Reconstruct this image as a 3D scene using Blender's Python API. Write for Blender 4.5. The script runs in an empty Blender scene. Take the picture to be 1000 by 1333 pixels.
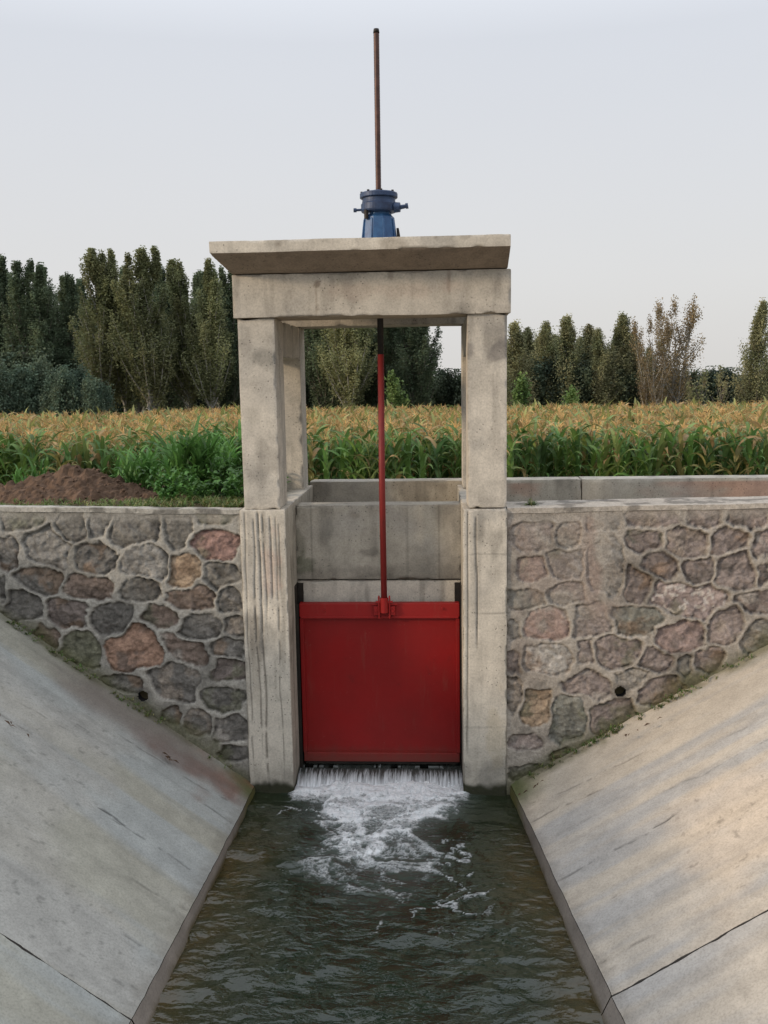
import bpy, math, random
import numpy as np
from mathutils import Vector, Matrix
random.seed(7)
SC = bpy.context.scene
COL = SC.collection
R = math.radians

# ------------------------------------------------------------------ helpers
def link(name, me, mat=None, parent=None):
    o = bpy.data.objects.new(name, me); COL.objects.link(o)
    if mat is not None:
        me.materials.append(mat)
    if parent is not None:
        o.parent = parent
    return o

def empty(name, loc=(0, 0, 0), rz=0.0):
    o = bpy.data.objects.new(name, None); COL.objects.link(o)
    o.location = loc; o.rotation_euler = (0, 0, rz); o.empty_display_size = 0.1
    return o

def tag(o, label=None, cat=None, group=None, kind=None):
    if label: o['label'] = label
    if cat: o['category'] = cat
    if group: o['group'] = group
    if kind: o['kind'] = kind
    return o

def copy_tree(o, parent=None):
    c = o.copy(); COL.objects.link(c); c.parent = parent
    for ch in list(o.children):
        copy_tree(ch, c)
    return c

def mesh_np(name, V, F, smooth=True, col=None):
    """V (n,3), F (m,4) or (m,3) numpy -> mesh, optional per-vertex colour."""
    V = np.asarray(V, dtype=np.float32); F = np.asarray(F, dtype=np.int32)
    me = bpy.data.meshes.new(name)
    n, k = F.shape
    me.vertices.add(len(V)); me.vertices.foreach_set('co', V.ravel())
    me.loops.add(n * k); me.loops.foreach_set('vertex_index', F.ravel())
    me.polygons.add(n)
    me.polygons.foreach_set('loop_start', np.arange(0, n * k, k, dtype=np.int32))
    me.polygons.foreach_set('loop_total', np.full(n, k, dtype=np.int32))
    me.polygons.foreach_set('use_smooth', np.full(n, smooth, dtype=bool))
    me.update(calc_edges=True)
    if col is not None:
        a = me.attributes.new('col', 'FLOAT_COLOR', 'POINT')
        c = np.ones((len(V), 4), dtype=np.float32); c[:, :3] = col
        a.data.foreach_set('color', c.ravel())
    me.validate()
    return me

# numpy noise --------------------------------------------------------------
_rng = np.random.RandomState(3)
_T = _rng.rand(64, 64, 64).astype(np.float32)
def vnoise(p):
    p = np.asarray(p, dtype=np.float64)
    i = np.floor(p).astype(np.int64); f = p - i; f = f * f * (3 - 2 * f)
    r = 0
    for dx in (0, 1):
        wx = f[..., 0] if dx else 1 - f[..., 0]
        for dy in (0, 1):
            wy = f[..., 1] if dy else 1 - f[..., 1]
            for dz in (0, 1):
                wz = f[..., 2] if dz else 1 - f[..., 2]
                r = r + wx * wy * wz * _T[(i[..., 0] + dx) % 64, (i[..., 1] + dy) % 64, (i[..., 2] + dz) % 64]
    return r
def fbm(p, s=1.0, o=4, off=0.0):
    p = np.asarray(p, dtype=np.float64) * s + off
    a, t, r = 1.0, 0.0, 0.0
    for k in range(o):
        r = r + a * vnoise(p); t += a; a *= 0.5; p = p * 2.03 + 11.7
    return r / t          # 0..1, mean .5
def sst(a, b, x):
    t = np.clip((x - a) / (b - a), 0, 1); return t * t * (3 - 2 * t)

# simple mesh collector ----------------------------------------------------
class MB:
    def __init__(s): s.v = []; s.f = []
    def quadbox(s, pts):          # 8 points: bottom ring 4, top ring 4
        b = len(s.v); s.v += [tuple(p) for p in pts]
        for q in ((3, 2, 1, 0), (4, 5, 6, 7), (0, 1, 5, 4), (1, 2, 6, 5), (2, 3, 7, 6), (3, 0, 4, 7)):
            s.f.append(tuple(b + i for i in q))
    def box(s, x0, x1, y0, y1, z0, z1):
        s.quadbox([(x0, y0, z0), (x1, y0, z0), (x1, y1, z0), (x0, y1, z0), (x0, y0, z1), (x1, y0, z1), (x1, y1, z1), (x0, y1, z1)])
    def tube(s, pts, rad, n=12, cap=True):
        rings = []
        for k, p in enumerate(pts):
            p = Vector(p)
            a = Vector(pts[max(k - 1, 0)]); c = Vector(pts[min(k + 1, len(pts) - 1)])
            d = (c - a).normalized()
            u = d.orthogonal().normalized() if k == 0 else (u - d * u.dot(d)).normalized()
            w = d.cross(u); r = rad[k] if isinstance(rad, (list, tuple)) else rad
            b = len(s.v)
            for i in range(n):
                t = 2 * math.pi * i / n
                s.v.append(tuple(p + u * (r * math.cos(t)) + w * (r * math.sin(t))))
            rings.append(b)
        for a, b in zip(rings, rings[1:]):
            for i in range(n):
                j = (i + 1) % n
                s.f.append((a + i, a + j, b + j, b + i))
        if cap:
            s.f.append(tuple(rings[0] + i for i in reversed(range(n))))
            s.f.append(tuple(rings[-1] + i for i in range(n)))
    def lathe(s, prof, c, n=32, sq=None):      # prof [(r,z)]
        rings = []
        for r, z in prof:
            b = len(s.v)
            for i in range(n):
                t = 2 * math.pi * i / n
                s.v.append((c[0] + r * math.cos(t), c[1] + r * math.sin(t), c[2] + z))
            rings.append(b)
        for a, b in zip(rings, rings[1:]):
            for i in range(n):
                j = (i + 1) % n
                s.f.append((a + i, a + j, b + j, b + i))
        s.f.append(tuple(rings[0] + i for i in reversed(range(n))))
        s.f.append(tuple(rings[-1] + i for i in range(n)))
    def build(s, name, mat, parent=None, smooth=False, bevel=0.0, seg=2):
        me = bpy.data.meshes.new(name); me.from_pydata(s.v, [], s.f); me.update()
        if smooth:
            for p in me.polygons: p.use_smooth = True
        o = link(name, me, mat, parent)
        if bevel:
            m = o.modifiers.new('bevel', 'BEVEL'); m.width = bevel; m.segments = seg; m.limit_method = 'ANGLE'
            m.angle_limit = R(40)
        return o

# ------------------------------------------------------------------ materials
class NT:
    def __init__(s, name):
        s.m = bpy.data.materials.new(name); s.m.use_nodes = True
        s.t = s.m.node_tree; s.t.nodes.clear()
        s.out = s.t.nodes.new('ShaderNodeOutputMaterial'); s.p = s.t.nodes.new('ShaderNodeBsdfPrincipled')
        s.l(s.p.outputs[0], s.out.inputs[0])
    def n(s, typ, **k):
        x = s.t.nodes.new('ShaderNode' + typ)
        for a, v in k.items(): setattr(x, a, v)
        return x
    def l(s, a, b): s.t.links.new(a, b)
    def coord(s, scale=(1, 1, 1), kind='Object', rot=(0, 0, 0)):
        tc = s.n('TexCoord'); mp = s.n('Mapping'); mp.inputs['Scale'].default_value = scale
        mp.inputs['Rotation'].default_value = rot
        s.l(tc.outputs[kind], mp.inputs[0]); return mp.outputs[0]
    def noise(s, vec, scale=5, detail=5, rough=.6, dist=0):
        x = s.n('TexNoise'); x.inputs['Scale'].default_value = scale; x.inputs['Detail'].default_value = detail
        x.inputs['Roughness'].default_value = rough; x.inputs['Distortion'].default_value = dist
        if vec is not None: s.l(vec, x.inputs['Vector'])
        return x.outputs[0]
    def ramp(s, fac, stops):
        x = s.n('ValToRGB'); e = x.color_ramp.elements
        while len(e) < len(stops): e.new(0.5)
        for i, (p, c) in enumerate(stops):
            e[i].position = p
            if not isinstance(c, (tuple, list)): c = (c, c, c)
            e[i].color = (*c, 1) if len(c) == 3 else c
        s.l(fac, x.inputs[0]); return x.outputs[0]
    def mix(s, a, b, fac, mode='MIX'):
        x = s.n('Mix'); x.data_type = 'RGBA'; x.blend_type = mode
        for v, i in ((fac, 0), (a, 6), (b, 7)):
            if hasattr(v, 'links'): s.l(v, x.inputs[i])
            elif i == 0: x.inputs[0].default_value = v
            else: x.inputs[i].default_value = (*v, 1)
        return x.outputs[2]
    def math(s, op, a, b=0.0):
        x = s.n('Math'); x.operation = op
        for i, v in enumerate((a, b)):
            if hasattr(v, 'links'): s.l(v, x.inputs[i])
            else: x.inputs[i].default_value = v
        return x.outputs[0]
    def bump(s, h, strength=.4, dist=.01, nrm=None):
        x = s.n('Bump'); x.inputs['Strength'].default_value = strength; x.inputs['Distance'].default_value = dist
        s.l(h, x.inputs['Height'])
        if nrm is not None: s.l(nrm, x.inputs['Normal'])
        return x.outputs[0]
    def set(s, col=None, rough=None, nrm=None, metal=None, spec=None):
        for v, k in ((col, 'Base Color'), (rough, 'Roughness'), (nrm, 'Normal'), (metal, 'Metallic'), (spec, 'Specular IOR Level')):
            if v is None: continue
            if hasattr(v, 'links'): s.l(v, s.p.inputs[k])
            elif k == 'Base Color': s.p.inputs[k].default_value = (*v, 1)
            else: s.p.inputs[k].default_value = v
        return s.m

def mat_attr(name, rough=.9, var=.5, nscale=18, bstr=.5, bdist=.008, bscale=45, pits=True):
    t = NT(name); c = t.coord()
    a = t.n('Attribute'); a.attribute_name = 'col'
    n1 = t.noise(c, nscale, 7, .68); n2 = t.noise(c, bscale, 6, .7)
    k = t.ramp(n1, [(.25, 1 - var), (.5, 1.0), (.78, 1 + var * .8)])
    x = t.mix(a.outputs['Color'], k, 1.0, 'MULTIPLY')
    k2 = t.ramp(n2, [(.28, .72), (.5, 1.0), (.75, 1.18)])
    x = t.mix(x, k2, 1.0, 'MULTIPLY')
    if pits:
        v = t.n('TexVoronoi'); v.inputs['Scale'].default_value = 26; t.l(c, v.inputs['Vector'])
        gate = t.noise(c, 3.1, 2, .5)
        th = t.math('MULTIPLY', t.math('GREATER_THAN', gate, .52), .16)
        pm = t.math('LESS_THAN', v.outputs['Distance'], th)
        x = t.mix(x, (.06, .055, .05), t.math('MULTIPLY', pm, .55))
    h = t.math('ADD', t.math('MULTIPLY', n2, .6), n1)
    return t.set(x, rough, t.bump(h, bstr, bdist), spec=.25)

M_CONC = mat_attr('weathered_concrete', .88, .22, 9, .35, .006, 60)
M_MASON = mat_attr('rubble_masonry', .9, .38, 30, .8, .012, 70, pits=False)
M_BANK = mat_attr('bank_concrete', .86, .14, 6, .3, .005, 70, pits=False)

def mat_plain(name, c1, c2, scale=8, rough=.6, bstr=.2, bdist=.004, metal=0, spec=.4, stretch=(1, 1, 1), speck=None):
    t = NT(name); c = t.coord(stretch)
    n = t.noise(c, scale, 6, .65)
    x = t.ramp(n, [(.3, c1), (.7, c2)])
    if speck:
        n3 = t.noise(t.coord(), scale * 5, 4, .7)
        x = t.mix(x, speck, t.ramp(n3, [(.66, 0.0), (.74, .8)]))
    return t.set(x, rough, t.bump(n, bstr, bdist), metal, spec)

# red painted steel: dust, scratches and grime
def mat_red(name, c1, c2):
    t = NT(name); c = t.coord(); cs = t.coord((6, 6, .7))
    n = t.noise(c, 2.2, 6, .6); s_ = t.noise(cs, 3, 5, .65); f = t.noise(c, 60, 3, .6)
    x = t.ramp(n, [(.3, c1), (.7, c2)])
    x = t.mix(x, (.20, .07, .05), t.ramp(s_, [(.58, 0.0), (.8, .38)]))
    x = t.mix(x, (.30, .13, .10), t.ramp(t.noise(c, 26, 6, .75), [(.64, 0.0), (.74, .55)]))
    x = t.mix(x, (.015, .008, .006), t.ramp(t.noise(c, 7, 6, .7), [(.62, 0.0), (.8, .5)]))
    sx = t.n('SeparateXYZ'); t.l(c, sx.inputs[0])
    lv = t.math('ADD', sx.outputs[2], t.math('MULTIPLY', s_, .16))
    x = t.mix(x, (.10, .045, .032), t.ramp(lv, [(.24, .55), (.36, 0.0)]))
    r = t.ramp(n, [(.3, .42), (.7, .6)])
    return t.set(x, r, t.bump(t.math('ADD', f, t.math('MULTIPLY', n, 3)), .18, .004), 0, .35)
M_RED = mat_red('red_gate_paint', (.25, .005, .005), (.195, .005, .004))
M_RED2 = mat_red('red_flange_paint', (.31, .011, .010), (.23, .008, .007))
M_RODRED = mat_red('red_rod_paint', (.22, .018, .016), (.14, .012, .010))
M_RODBR = mat_plain('greasy_brown_rod', (.035, .018, .014), (.10, .05, .04), 14, .45, .3, .003, .3)
M_BLK = mat_plain('dark_iron', (.012, .011, .010), (.035, .028, .022), 12, .6, .3, .003, .4)
M_BLUE = mat_plain('blue_machine_paint', (.012, .045, .13), (.03, .10, .22), 16, .45, .3, .003, .1, .5, speck=(.08, .12, .17))
M_BLUED = mat_plain('dark_blue_machine_paint', (.012, .022, .055), (.03, .06, .13), 18, .5, .35, .003, .2, .5, speck=(.12, .12, .13))
M_SOIL = mat_plain('soil', (.065, .043, .030), (.155, .10, .068), 9, .98, .9, .03, 0, .1)
M_FIELD = mat_plain('field_soil', (.05, .042, .025), (.11, .09, .05), 3, .98, .6, .03, 0, .1)
M_DARK = mat_plain('pipe_inside', (.004, .004, .004), (.010, .009, .008), 12, .9, .1)
M_PIPE = mat_plain('grey_pipe', (.05, .048, .045), (.11, .105, .1), 12, .7, .2)
LEFT_STONES= [(-3.545, 2.413, 0.196, 0.11, 0, 'g'), (-3.119, 2.356, 0.126, 0.147, 20, 'g'), (-2.883, 2.368, 0.118, 0.11, 0, 'l'), (-2.56, 2.313, 0.204, 0.12, -5, 'g'), (-2.194, 2.31, 0.115, 0.131, 0, 'g'), (-1.866, 2.435, 0.162, 0.063, 0, 'm'), (-1.862, 2.207, 0.199, 0.12, 0, 'R'), (-3.698, 2.119, 0.089, 0.131, 0, 'd'), (-3.341, 2.179, 0.183, 0.147, 30, 'l'), (-2.903, 2.088, 0.204, 0.131, 0, 'd'), (-2.481, 2.059, 0.183, 0.141, 10, 'l'), (-2.159, 1.985, 0.157, 0.136, -20, 'o'), (-1.812, 1.949, 0.147, 0.097, 0, 'g'), (-3.434, 1.901, 0.199, 0.115, 10, 'd'), (-2.991, 1.845, 0.209, 0.105, 8, 'r'), (-2.542, 1.817, 0.183, 0.094, 0, 'g'), (-2.11, 1.734, 0.199, 0.097, -3, 'r'), (-1.768, 1.728, 0.099, 0.105, 0, 'd'), (-3.766, 1.834, 0.052, 0.105, 0, 'd'), (-3.6, 1.675, 0.173, 0.12, 10, 'd'), (-3.203, 1.62, 0.183, 0.123, 15, 'q'), (-2.804, 1.581, 0.188, 0.141, -30, 'd'), (-2.377, 1.586, 0.131, 0.097, 0, 'r'), (-2.04, 1.498, 0.167, 0.107, -5, 'd'), (-1.741, 1.49, 0.094, 0.084, 0, 'd'), (-3.409, 1.4, 0.123, 0.092, 15, 'r'), (-3.094, 1.298, 0.175, 0.154, 10, 'm'), (-2.616, 1.312, 0.23, 0.173, -25, 'O'), (-2.19, 1.29, 0.209, 0.099, 28, 'r'), (-1.82, 1.307, 0.162, 0.073, 0, 'd'), (-1.783, 1.106, 0.144, 0.094, 0, 'q'), (-2.274, 1.008, 0.215, 0.162, 10, 'd'), (-2.743, 1.001, 0.173, 0.078, 10, 'd'), (-1.853, 0.842, 0.173, 0.107, 5, 'd'), (-2.107, 0.631, 0.118, 0.112, 0, 'd'), (-1.797, 0.562, 0.162, 0.115, -3, 'd'), (-2.336, 0.695, 0.092, 0.078, 0, 'd'), (-1.777, 0.359, 0.136, 0.063, 0, 'd'), (-3.9, 2.375, 0.126, 0.11, 0, 'g'), (-3.964, 2.093, 0.131, 0.118, 0, 'r'), (-3.932, 1.808, 0.094, 0.115, 0, 'd'), (-3.925, 1.561, 0.11, 0.089, 0, 'l'), (-4.186, 1.89, 0.094, 0.131, 10, 'g'), (-4.199, 2.216, 0.094, 0.136, 0, 'd'), (-4.163, 2.471, 0.115, 0.089, 0, 'r'), (-4.416, 2.082, 0.105, 0.126, 0, 'g'), (-4.417, 2.379, 0.11, 0.115, 0, 'l'), (-4.676, 2.246, 0.115, 0.131, 0, 'd'), (-4.679, 2.502, 0.131, 0.078, 0, 'g'), (-4.907, 2.409, 0.115, 0.115, 0, 'r')]
RIGHT_STONES= [(1.774, 2.399, 0.235, 0.084, 0, 'p'), (2.21, 2.396, 0.165, 0.084, 0, 'p'), (2.557, 2.386, 0.188, 0.094, 0, 'p'), (1.721, 2.232, 0.147, 0.105, 10, 'p'), (2.079, 2.199, 0.167, 0.133, 0, 'p'), (2.427, 2.215, 0.165, 0.107, -10, 'p'), (2.689, 2.175, 0.073, 0.099, 0, 'p'), (1.864, 2.016, 0.141, 0.11, 5, 'p'), (2.192, 1.966, 0.123, 0.102, -15, 'p'), (2.482, 1.949, 0.154, 0.16, 0, 'p'), (2.711, 1.943, 0.052, 0.092, 0, 'p'), (1.666, 1.863, 0.115, 0.141, 5, 'q'), (2.124, 1.723, 0.309, 0.152, 5, 'w'), (2.671, 1.708, 0.149, 0.099, 5, 'p'), (1.669, 1.539, 0.201, 0.133, 5, 'G'), (2.423, 1.512, 0.16, 0.157, -10, 'p'), (2.053, 1.406, 0.201, 0.123, -8, 'k'), (2.684, 1.406, 0.16, 0.131, -10, 'g'), (1.521, 1.286, 0.183, 0.147, 10, 'p'), (1.27, 1.286, 0.073, 0.115, 0, 'p'), (1.83, 1.206, 0.131, 0.094, 15, 'p'), (2.099, 1.158, 0.078, 0.089, 0, 'g'), (2.282, 1.22, 0.123, 0.115, 0, 'p'), (0.821, 2.003, 0.136, 0.11, 0, 'b'), (1.063, 2.041, 0.152, 0.126, 0, 's'), (0.807, 2.277, 0.199, 0.105, 0, 't'), (1.098, 2.262, 0.105, 0.126, 0, 's'), (1.399, 2.389, 0.147, 0.092, 0, 's'), (1.418, 2.0, 0.157, 0.209, 0, 's'), (0.759, 1.74, 0.149, 0.081, 0, 'G'), (1.091, 1.779, 0.147, 0.099, 0, 't'), (0.941, 1.527, 0.194, 0.147, 0, 'R'), (0.931, 1.205, 0.201, 0.126, 10, 'W'), (1.312, 1.553, 0.152, 0.152, 0, 't'), (0.665, 1.474, 0.065, 0.078, 0, 'g'), (1.269, 0.984, 0.22, 0.099, 10, 'p'), (1.654, 1.05, 0.115, 0.099, 0, 'g'), (1.901, 0.923, 0.194, 0.112, -15, 'p'), (0.843, 0.783, 0.133, 0.147, 0, 'o'), (1.105, 0.675, 0.154, 0.207, 0, 'G'), (1.494, 0.69, 0.194, 0.144, -15, 'p'), (0.741, 0.479, 0.131, 0.071, 0, 'p'), (0.667, 1.178, 0.068, 0.11, 0, 'q'), (0.756, 0.187, 0.131, 0.078, 0, 'g'), (1.049, 0.343, 0.089, 0.073, 0, 'g'), (0.642, 0.919, 0.058, 0.147, 0, 'd'), (2.867, 2.327, 0.115, 0.131, 0, 'p'), (2.893, 2.032, 0.12, 0.115, 0, 'p'), (2.932, 1.734, 0.105, 0.12, 0, 'g'), (3.121, 2.172, 0.12, 0.131, 0, 'p'), (3.147, 1.889, 0.105, 0.105, 0, 'k'), (3.084, 2.415, 0.115, 0.078, 0, 'g'), (3.333, 2.324, 0.115, 0.115, 0, 'p'), (3.373, 2.043, 0.11, 0.11, 0, 'p'), (3.582, 2.246, 0.12, 0.136, 0, 'g'), (3.795, 2.346, 0.105, 0.105, 0, 'p')]
# ------------------------------------------------------------------ gridded concrete blocks
def grid_block(x0, x1, y0, y1, z0, z1, st, faces='FBLRTD', fn=None):
    """box whose faces are dense grids; position-only displacement keeps the edges closed"""
    V, F, N = [], [], []; base = 0
    def lin(a, b): return np.linspace(a, b, max(2, int(round((b - a) / st)) + 1))
    spec = {'F': ('x', 'z', y0, (0, -1, 0)), 'B': ('x', 'z', y1, (0, 1, 0)), 'L': ('y', 'z', x0, (-1, 0, 0)),
            'R': ('y', 'z', x1, (1, 0, 0)), 'T': ('x', 'y', z1, (0, 0, 1)), 'D': ('x', 'y', z0, (0, 0, -1))}
    rg = {'x': lin(x0, x1), 'y': lin(y0, y1), 'z': lin(z0, z1)}
    flip = {'F': 0, 'B': 1, 'L': 1, 'R': 0, 'T': 0, 'D': 1}
    for k in faces:
        u, v, c, n = spec[k]
        U, W = np.meshgrid(rg[u], rg[v], indexing='ij')
        P = np.zeros(U.shape + (3,)); ax = 'xyz'
        P[..., ax.index(u)] = U; P[..., ax.index(v)] = W
        P[..., [i for i in range(3) if ax[i] not in (u, v)][0]] = c
        a, b = U.shape
        idx = np.arange(a * b).reshape(a, b) + base
        q = np.stack([idx[:-1, :-1], idx[1:, :-1], idx[1:, 1:], idx[:-1, 1:]], -1).reshape(-1, 4)
        if flip[k]: q = q[:, ::-1]
        V.append(P.reshape(-1, 3)); F.append(q); N.append(np.tile(n, (a * b, 1))); base += a * b
    V = np.concatenate(V); F = np.concatenate(F); N = np.concatenate(N)
    return V, F, N

BB = dict(warm=(.50, .455, .385), pale=(.55, .50, .42), grey=(.38, .345, .285), dark=(.24, .21, .17))
def concrete_block(name, b, parent, st=.015, tone='warm', faces='FBLRTD', spots=(), extra=None, deform=None, wet=False, streak=.3, off=0.0, chip=.006, under=None):
    x0, x1, y0, y1, z0, z1 = b
    V, F, N = grid_block(*b, st, faces)
    lo = np.array([x0, y0, z0]); hi = np.array([x1, y1, z1])
    # edges: distance to the nearest box edge (2nd smallest of the 3 face distances)
    d = np.sort(np.minimum(V - lo, hi - V), axis=1)
    e = d[:, 1]
    cen = (lo + hi) / 2
    dirn = np.sign(cen - V); small = np.minimum(V - lo, hi - V) < .02
    w = fbm(V, 9, 3, 5 + off)
    inset = np.clip(chip - e, 0, 1) * (.35 + 1.6 * sst(.5, .75, w))
    D = dirn * small * inset[:, None]
    wob = (np.stack([fbm(V, 2.2, 3, o + off) for o in (1.3, 7.7, 15.1)], 1) - .5) * .007
    col = np.array(BB[tone])[None, :] * np.ones((len(V), 1))
    big = fbm(V, 1.7, 5, 3.1 + off); med = fbm(V, 6, 4, 8 + off)
    st_ = fbm(V * np.array([1, 1, .09]), 16, 4, 2.2 + off)
    col *= (0.80 + .40 * big)[:, None]; col *= (.84 + .32 * med)[:, None]
    col *= (1 - streak * sst(.52, .75, st_))[:, None]
    gm = sst(.5, .72, fbm(V, 2.6, 4, 31 + off))
    col = col * (1 - gm[:, None] * .35) + np.array([.30, .285, .26]) * gm[:, None] * .35
    stain = sst(.60, .74, fbm(V * np.array([1, 1, .5]), 4.2, 5, 19 + off))
    col *= (1 - .30 * stain)[:, None]
    col *= (1 - .25 * sst(.02, .0, e) * sst(.45, .6, w))[:, None]
    if name == 'pier': col = np.where((np.abs(N[:, 0]) > .5)[:, None], col * np.array([.72, .72, .70]), col)  # shade on the pier side faces painted into their colour
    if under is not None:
        um = ((N[:, 2] < -.5) | ((V[:, 2] < z0 + .002) & (N[:, 1] > -.5)))[:, None]; col = np.where(um, col * np.array(under), col)  # underside shade painted in: downward faces tinted darker brown
    for (sx, sz, rx, rz, c, a) in spots:
        q = np.hypot((V[:, 0] - sx) / rx, (V[:, 2] - sz) / rz) + (fbm(V, 9, 5, 44) - .5) * 2.4
        m = (sst(1.2, .5, q) * a * .6 * (V[:, 1] < y0 + .02))[:, None]
        col = col * (1 - m) + np.array(c) * m
    if extra is not None:
        D2, cm = extra(V); D = D + D2; col = col * cm
    if wet:
        lvl = V[:, 2] + (fbm(V, 7, 3, 3) - .5) * .12
        m = (sst(.50, .1, lvl) * .40)[:, None]; col = col * (1 - m) + np.array([.2, .19, .16]) * m
        m = (sst(.13, .07, lvl) * .96)[:, None]; col = col * (1 - m) + np.array([.022, .024, .010]) * m
    P = V + D + wob
    if deform is not None: P = deform(P, V)
    return link(name, mesh_np(name, P, F, True, col), M_CONC, parent)

YF = 7.60
frame = empty('gate_portal', (-.52, 7.6, 0))
tag(frame, 'weathered concrete portal with piers, four columns and overhanging top slab around the red gate', 'concrete portal')
def K(*a, **k):            # concrete part of the frame (frame's empty is not at the origin)
    o = concrete_block(*a, **k); o.matrix_parent_inverse = Matrix.Translation((.52, -7.6, 0)); return o

def left_grooves(V):
    D = np.zeros_like(V); cm = np.ones((len(V), 1))
    fr = V[:, 1] < YF + .01
    for gx, zb, zt, dp, wd in ((-1.612, .25, 2.5, .006, .006), (-1.535, .5, 2.44, .008, .007), (-1.487, .15, 2.5, .014, .009),
                               (-1.445, 1.65, 2.48, .008, .007), (-1.388, 1.75, 2.46, .010, .007), (-1.345, .3, 2.46, .006, .006), (-1.315, 1.9, 2.40, .006, .006)):
        x = gx + (fbm(np.stack([V[:, 2] * 2.2, V[:, 2] * 0 + gx * 9, V[:, 2] * 0], 1), 1.0, 3) - .5) * .05
        zn = fbm(np.stack([V[:, 2] * 7, V[:, 2] * 0 + gx * 5, V[:, 2] * 0], 1), 1, 2)
        m = sst(wd * 1.5, wd * .3, np.abs(V[:, 0] - x)) * sst(zb - .25, zb + .15, V[:, 2]) * sst(zt + .02, zt - .03, V[:, 2]) * fr * sst(.18, .36, zn)
        D[:, 1] += m * dp; cm *= (1 - .5 * m)[:, None]
        # traces of red paint near the top
    return D, cm
def right_lines(V):
    D = np.zeros_like(V); cm = np.ones((len(V), 1)); fr = V[:, 1] < YF + .01
    for gx, zb, zt, dp, wd in ((.335, 1.35, 2.45, .010, .007), (.262, .4, 2.5, .008, .007)):
        x = gx + (fbm(np.stack([V[:, 2] * 2.2, V[:, 2] * 0 + gx * 9, V[:, 2] * 0], 1), 1.0, 3) - .5) * .03
        m = sst(wd * 1.5, wd * .3, np.abs(V[:, 0] - x)) * sst(zb - .1, zb + .1, V[:, 2]) * sst(zt + .02, zt - .03, V[:, 2]) * fr
        D[:, 1] += m * dp; cm *= (1 - .6 * m)[:, None]
    for gz, amp in ((1.63, .35), (2.13, .3), (.62, .2)):
        z = gz + (fbm(V, 3, 2, 9) - .5) * .03
        m = sst(.011, .003, np.abs(V[:, 2] - z)) * fr * sst(.4, .55, fbm(V, 6, 2, 2)); cm *= (1 - amp * m)[:, None]
    return D, cm
YB = 9.38
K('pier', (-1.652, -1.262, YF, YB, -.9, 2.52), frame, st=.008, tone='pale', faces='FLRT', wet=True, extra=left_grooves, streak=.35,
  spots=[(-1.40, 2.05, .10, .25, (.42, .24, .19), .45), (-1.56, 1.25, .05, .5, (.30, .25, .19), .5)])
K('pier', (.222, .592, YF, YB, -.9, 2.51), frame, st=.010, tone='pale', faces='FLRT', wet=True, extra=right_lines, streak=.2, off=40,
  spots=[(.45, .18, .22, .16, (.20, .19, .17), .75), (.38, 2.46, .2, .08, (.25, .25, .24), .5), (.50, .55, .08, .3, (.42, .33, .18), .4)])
for (xa, xb, o, sp) in ((-1.612, -1.305, 0, [(-1.40, 3.79, .11, .085, (.17, .165, .14), .75), (-1.55, 3.95, .07, .12, (.25, .23, .2), .6), (-1.50, 3.3, .06, .1, (.3, .27, .22), .4)]),
                    (.266, .586, 60, [(.52, 3.82, .09, .10, (.10, .09, .09), .85), (.29, 3.84, .06, .08, (.11, .10, .10), .8), (.42, 2.62, .15, .12, (.25, .23, .2), .5), (.5, 3.2, .05, .2, (.32, .29, .24), .4)])):
    K('column', (xa, xb, 7.615, 8.02, 2.521, 4.098), frame, st=.014, faces='FBLR', off=o, spots=sp, streak=.25)
    K('column', (xa, xb, 9.02, 9.37, 2.30 if xa < 0 else 2.521, 4.098), frame, st=.02, faces='FBLR', off=o + 9, streak=.25)
    K('side_beam', (xa + .004, xb - .004, 8.02, 9.02, 3.79, 4.098), frame, st=.02, faces='LRD', off=o + 17)
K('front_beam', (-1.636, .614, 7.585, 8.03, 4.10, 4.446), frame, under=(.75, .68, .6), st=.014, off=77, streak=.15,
  spots=[(-.94, 4.36, .03, .03, (.09, .05, .03), .9), (-.95, 4.25, .012, .1, (.16, .12, .08), .7), (.12, 4.36, .012, .12, (.14, .1, .07), .6), (-.35, 4.4, .02, .05, (.14, .1, .07), .6), (-.3, 4.3, .5, .07, (.40, .29, .23), .35)])
K('rear_beam', (-1.636, .614, 9.00, 9.39, 4.10, 4.446), frame, st=.02, off=87)
# deck slab: thin lip in front and on the left, thicker at the beam
def slab_def(P, V):
    P = P.copy()
    under = V[:, 2] < 4.6
    t = sst(0, 1, np.clip((V[:, 1] - 7.30) / .28, 0, 1)) * 0 + np.clip((V[:, 1] - 7.30) / .275, 0, 1)
    s_ = np.clip((V[:, 0] + 1.742) / .11, 0, 1)
    P[:, 2] -= under * .128 * np.minimum(t, s_)
    return P
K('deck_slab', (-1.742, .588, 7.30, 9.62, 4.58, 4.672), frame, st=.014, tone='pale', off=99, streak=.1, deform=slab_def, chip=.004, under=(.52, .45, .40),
  spots=[(-.32, 4.62, .12, .05, (.24, .2, .15), .7), (.02, 4.66, .02, .03, (.1, .08, .06), .8), (-.78, 4.64, .012, .05, (.14, .1, .07), .8), (-1.2, 4.64, .03, .03, (.15, .12, .09), .7), (.25, 4.66, .04, .02, (.2, .17, .13), .6)])
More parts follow.
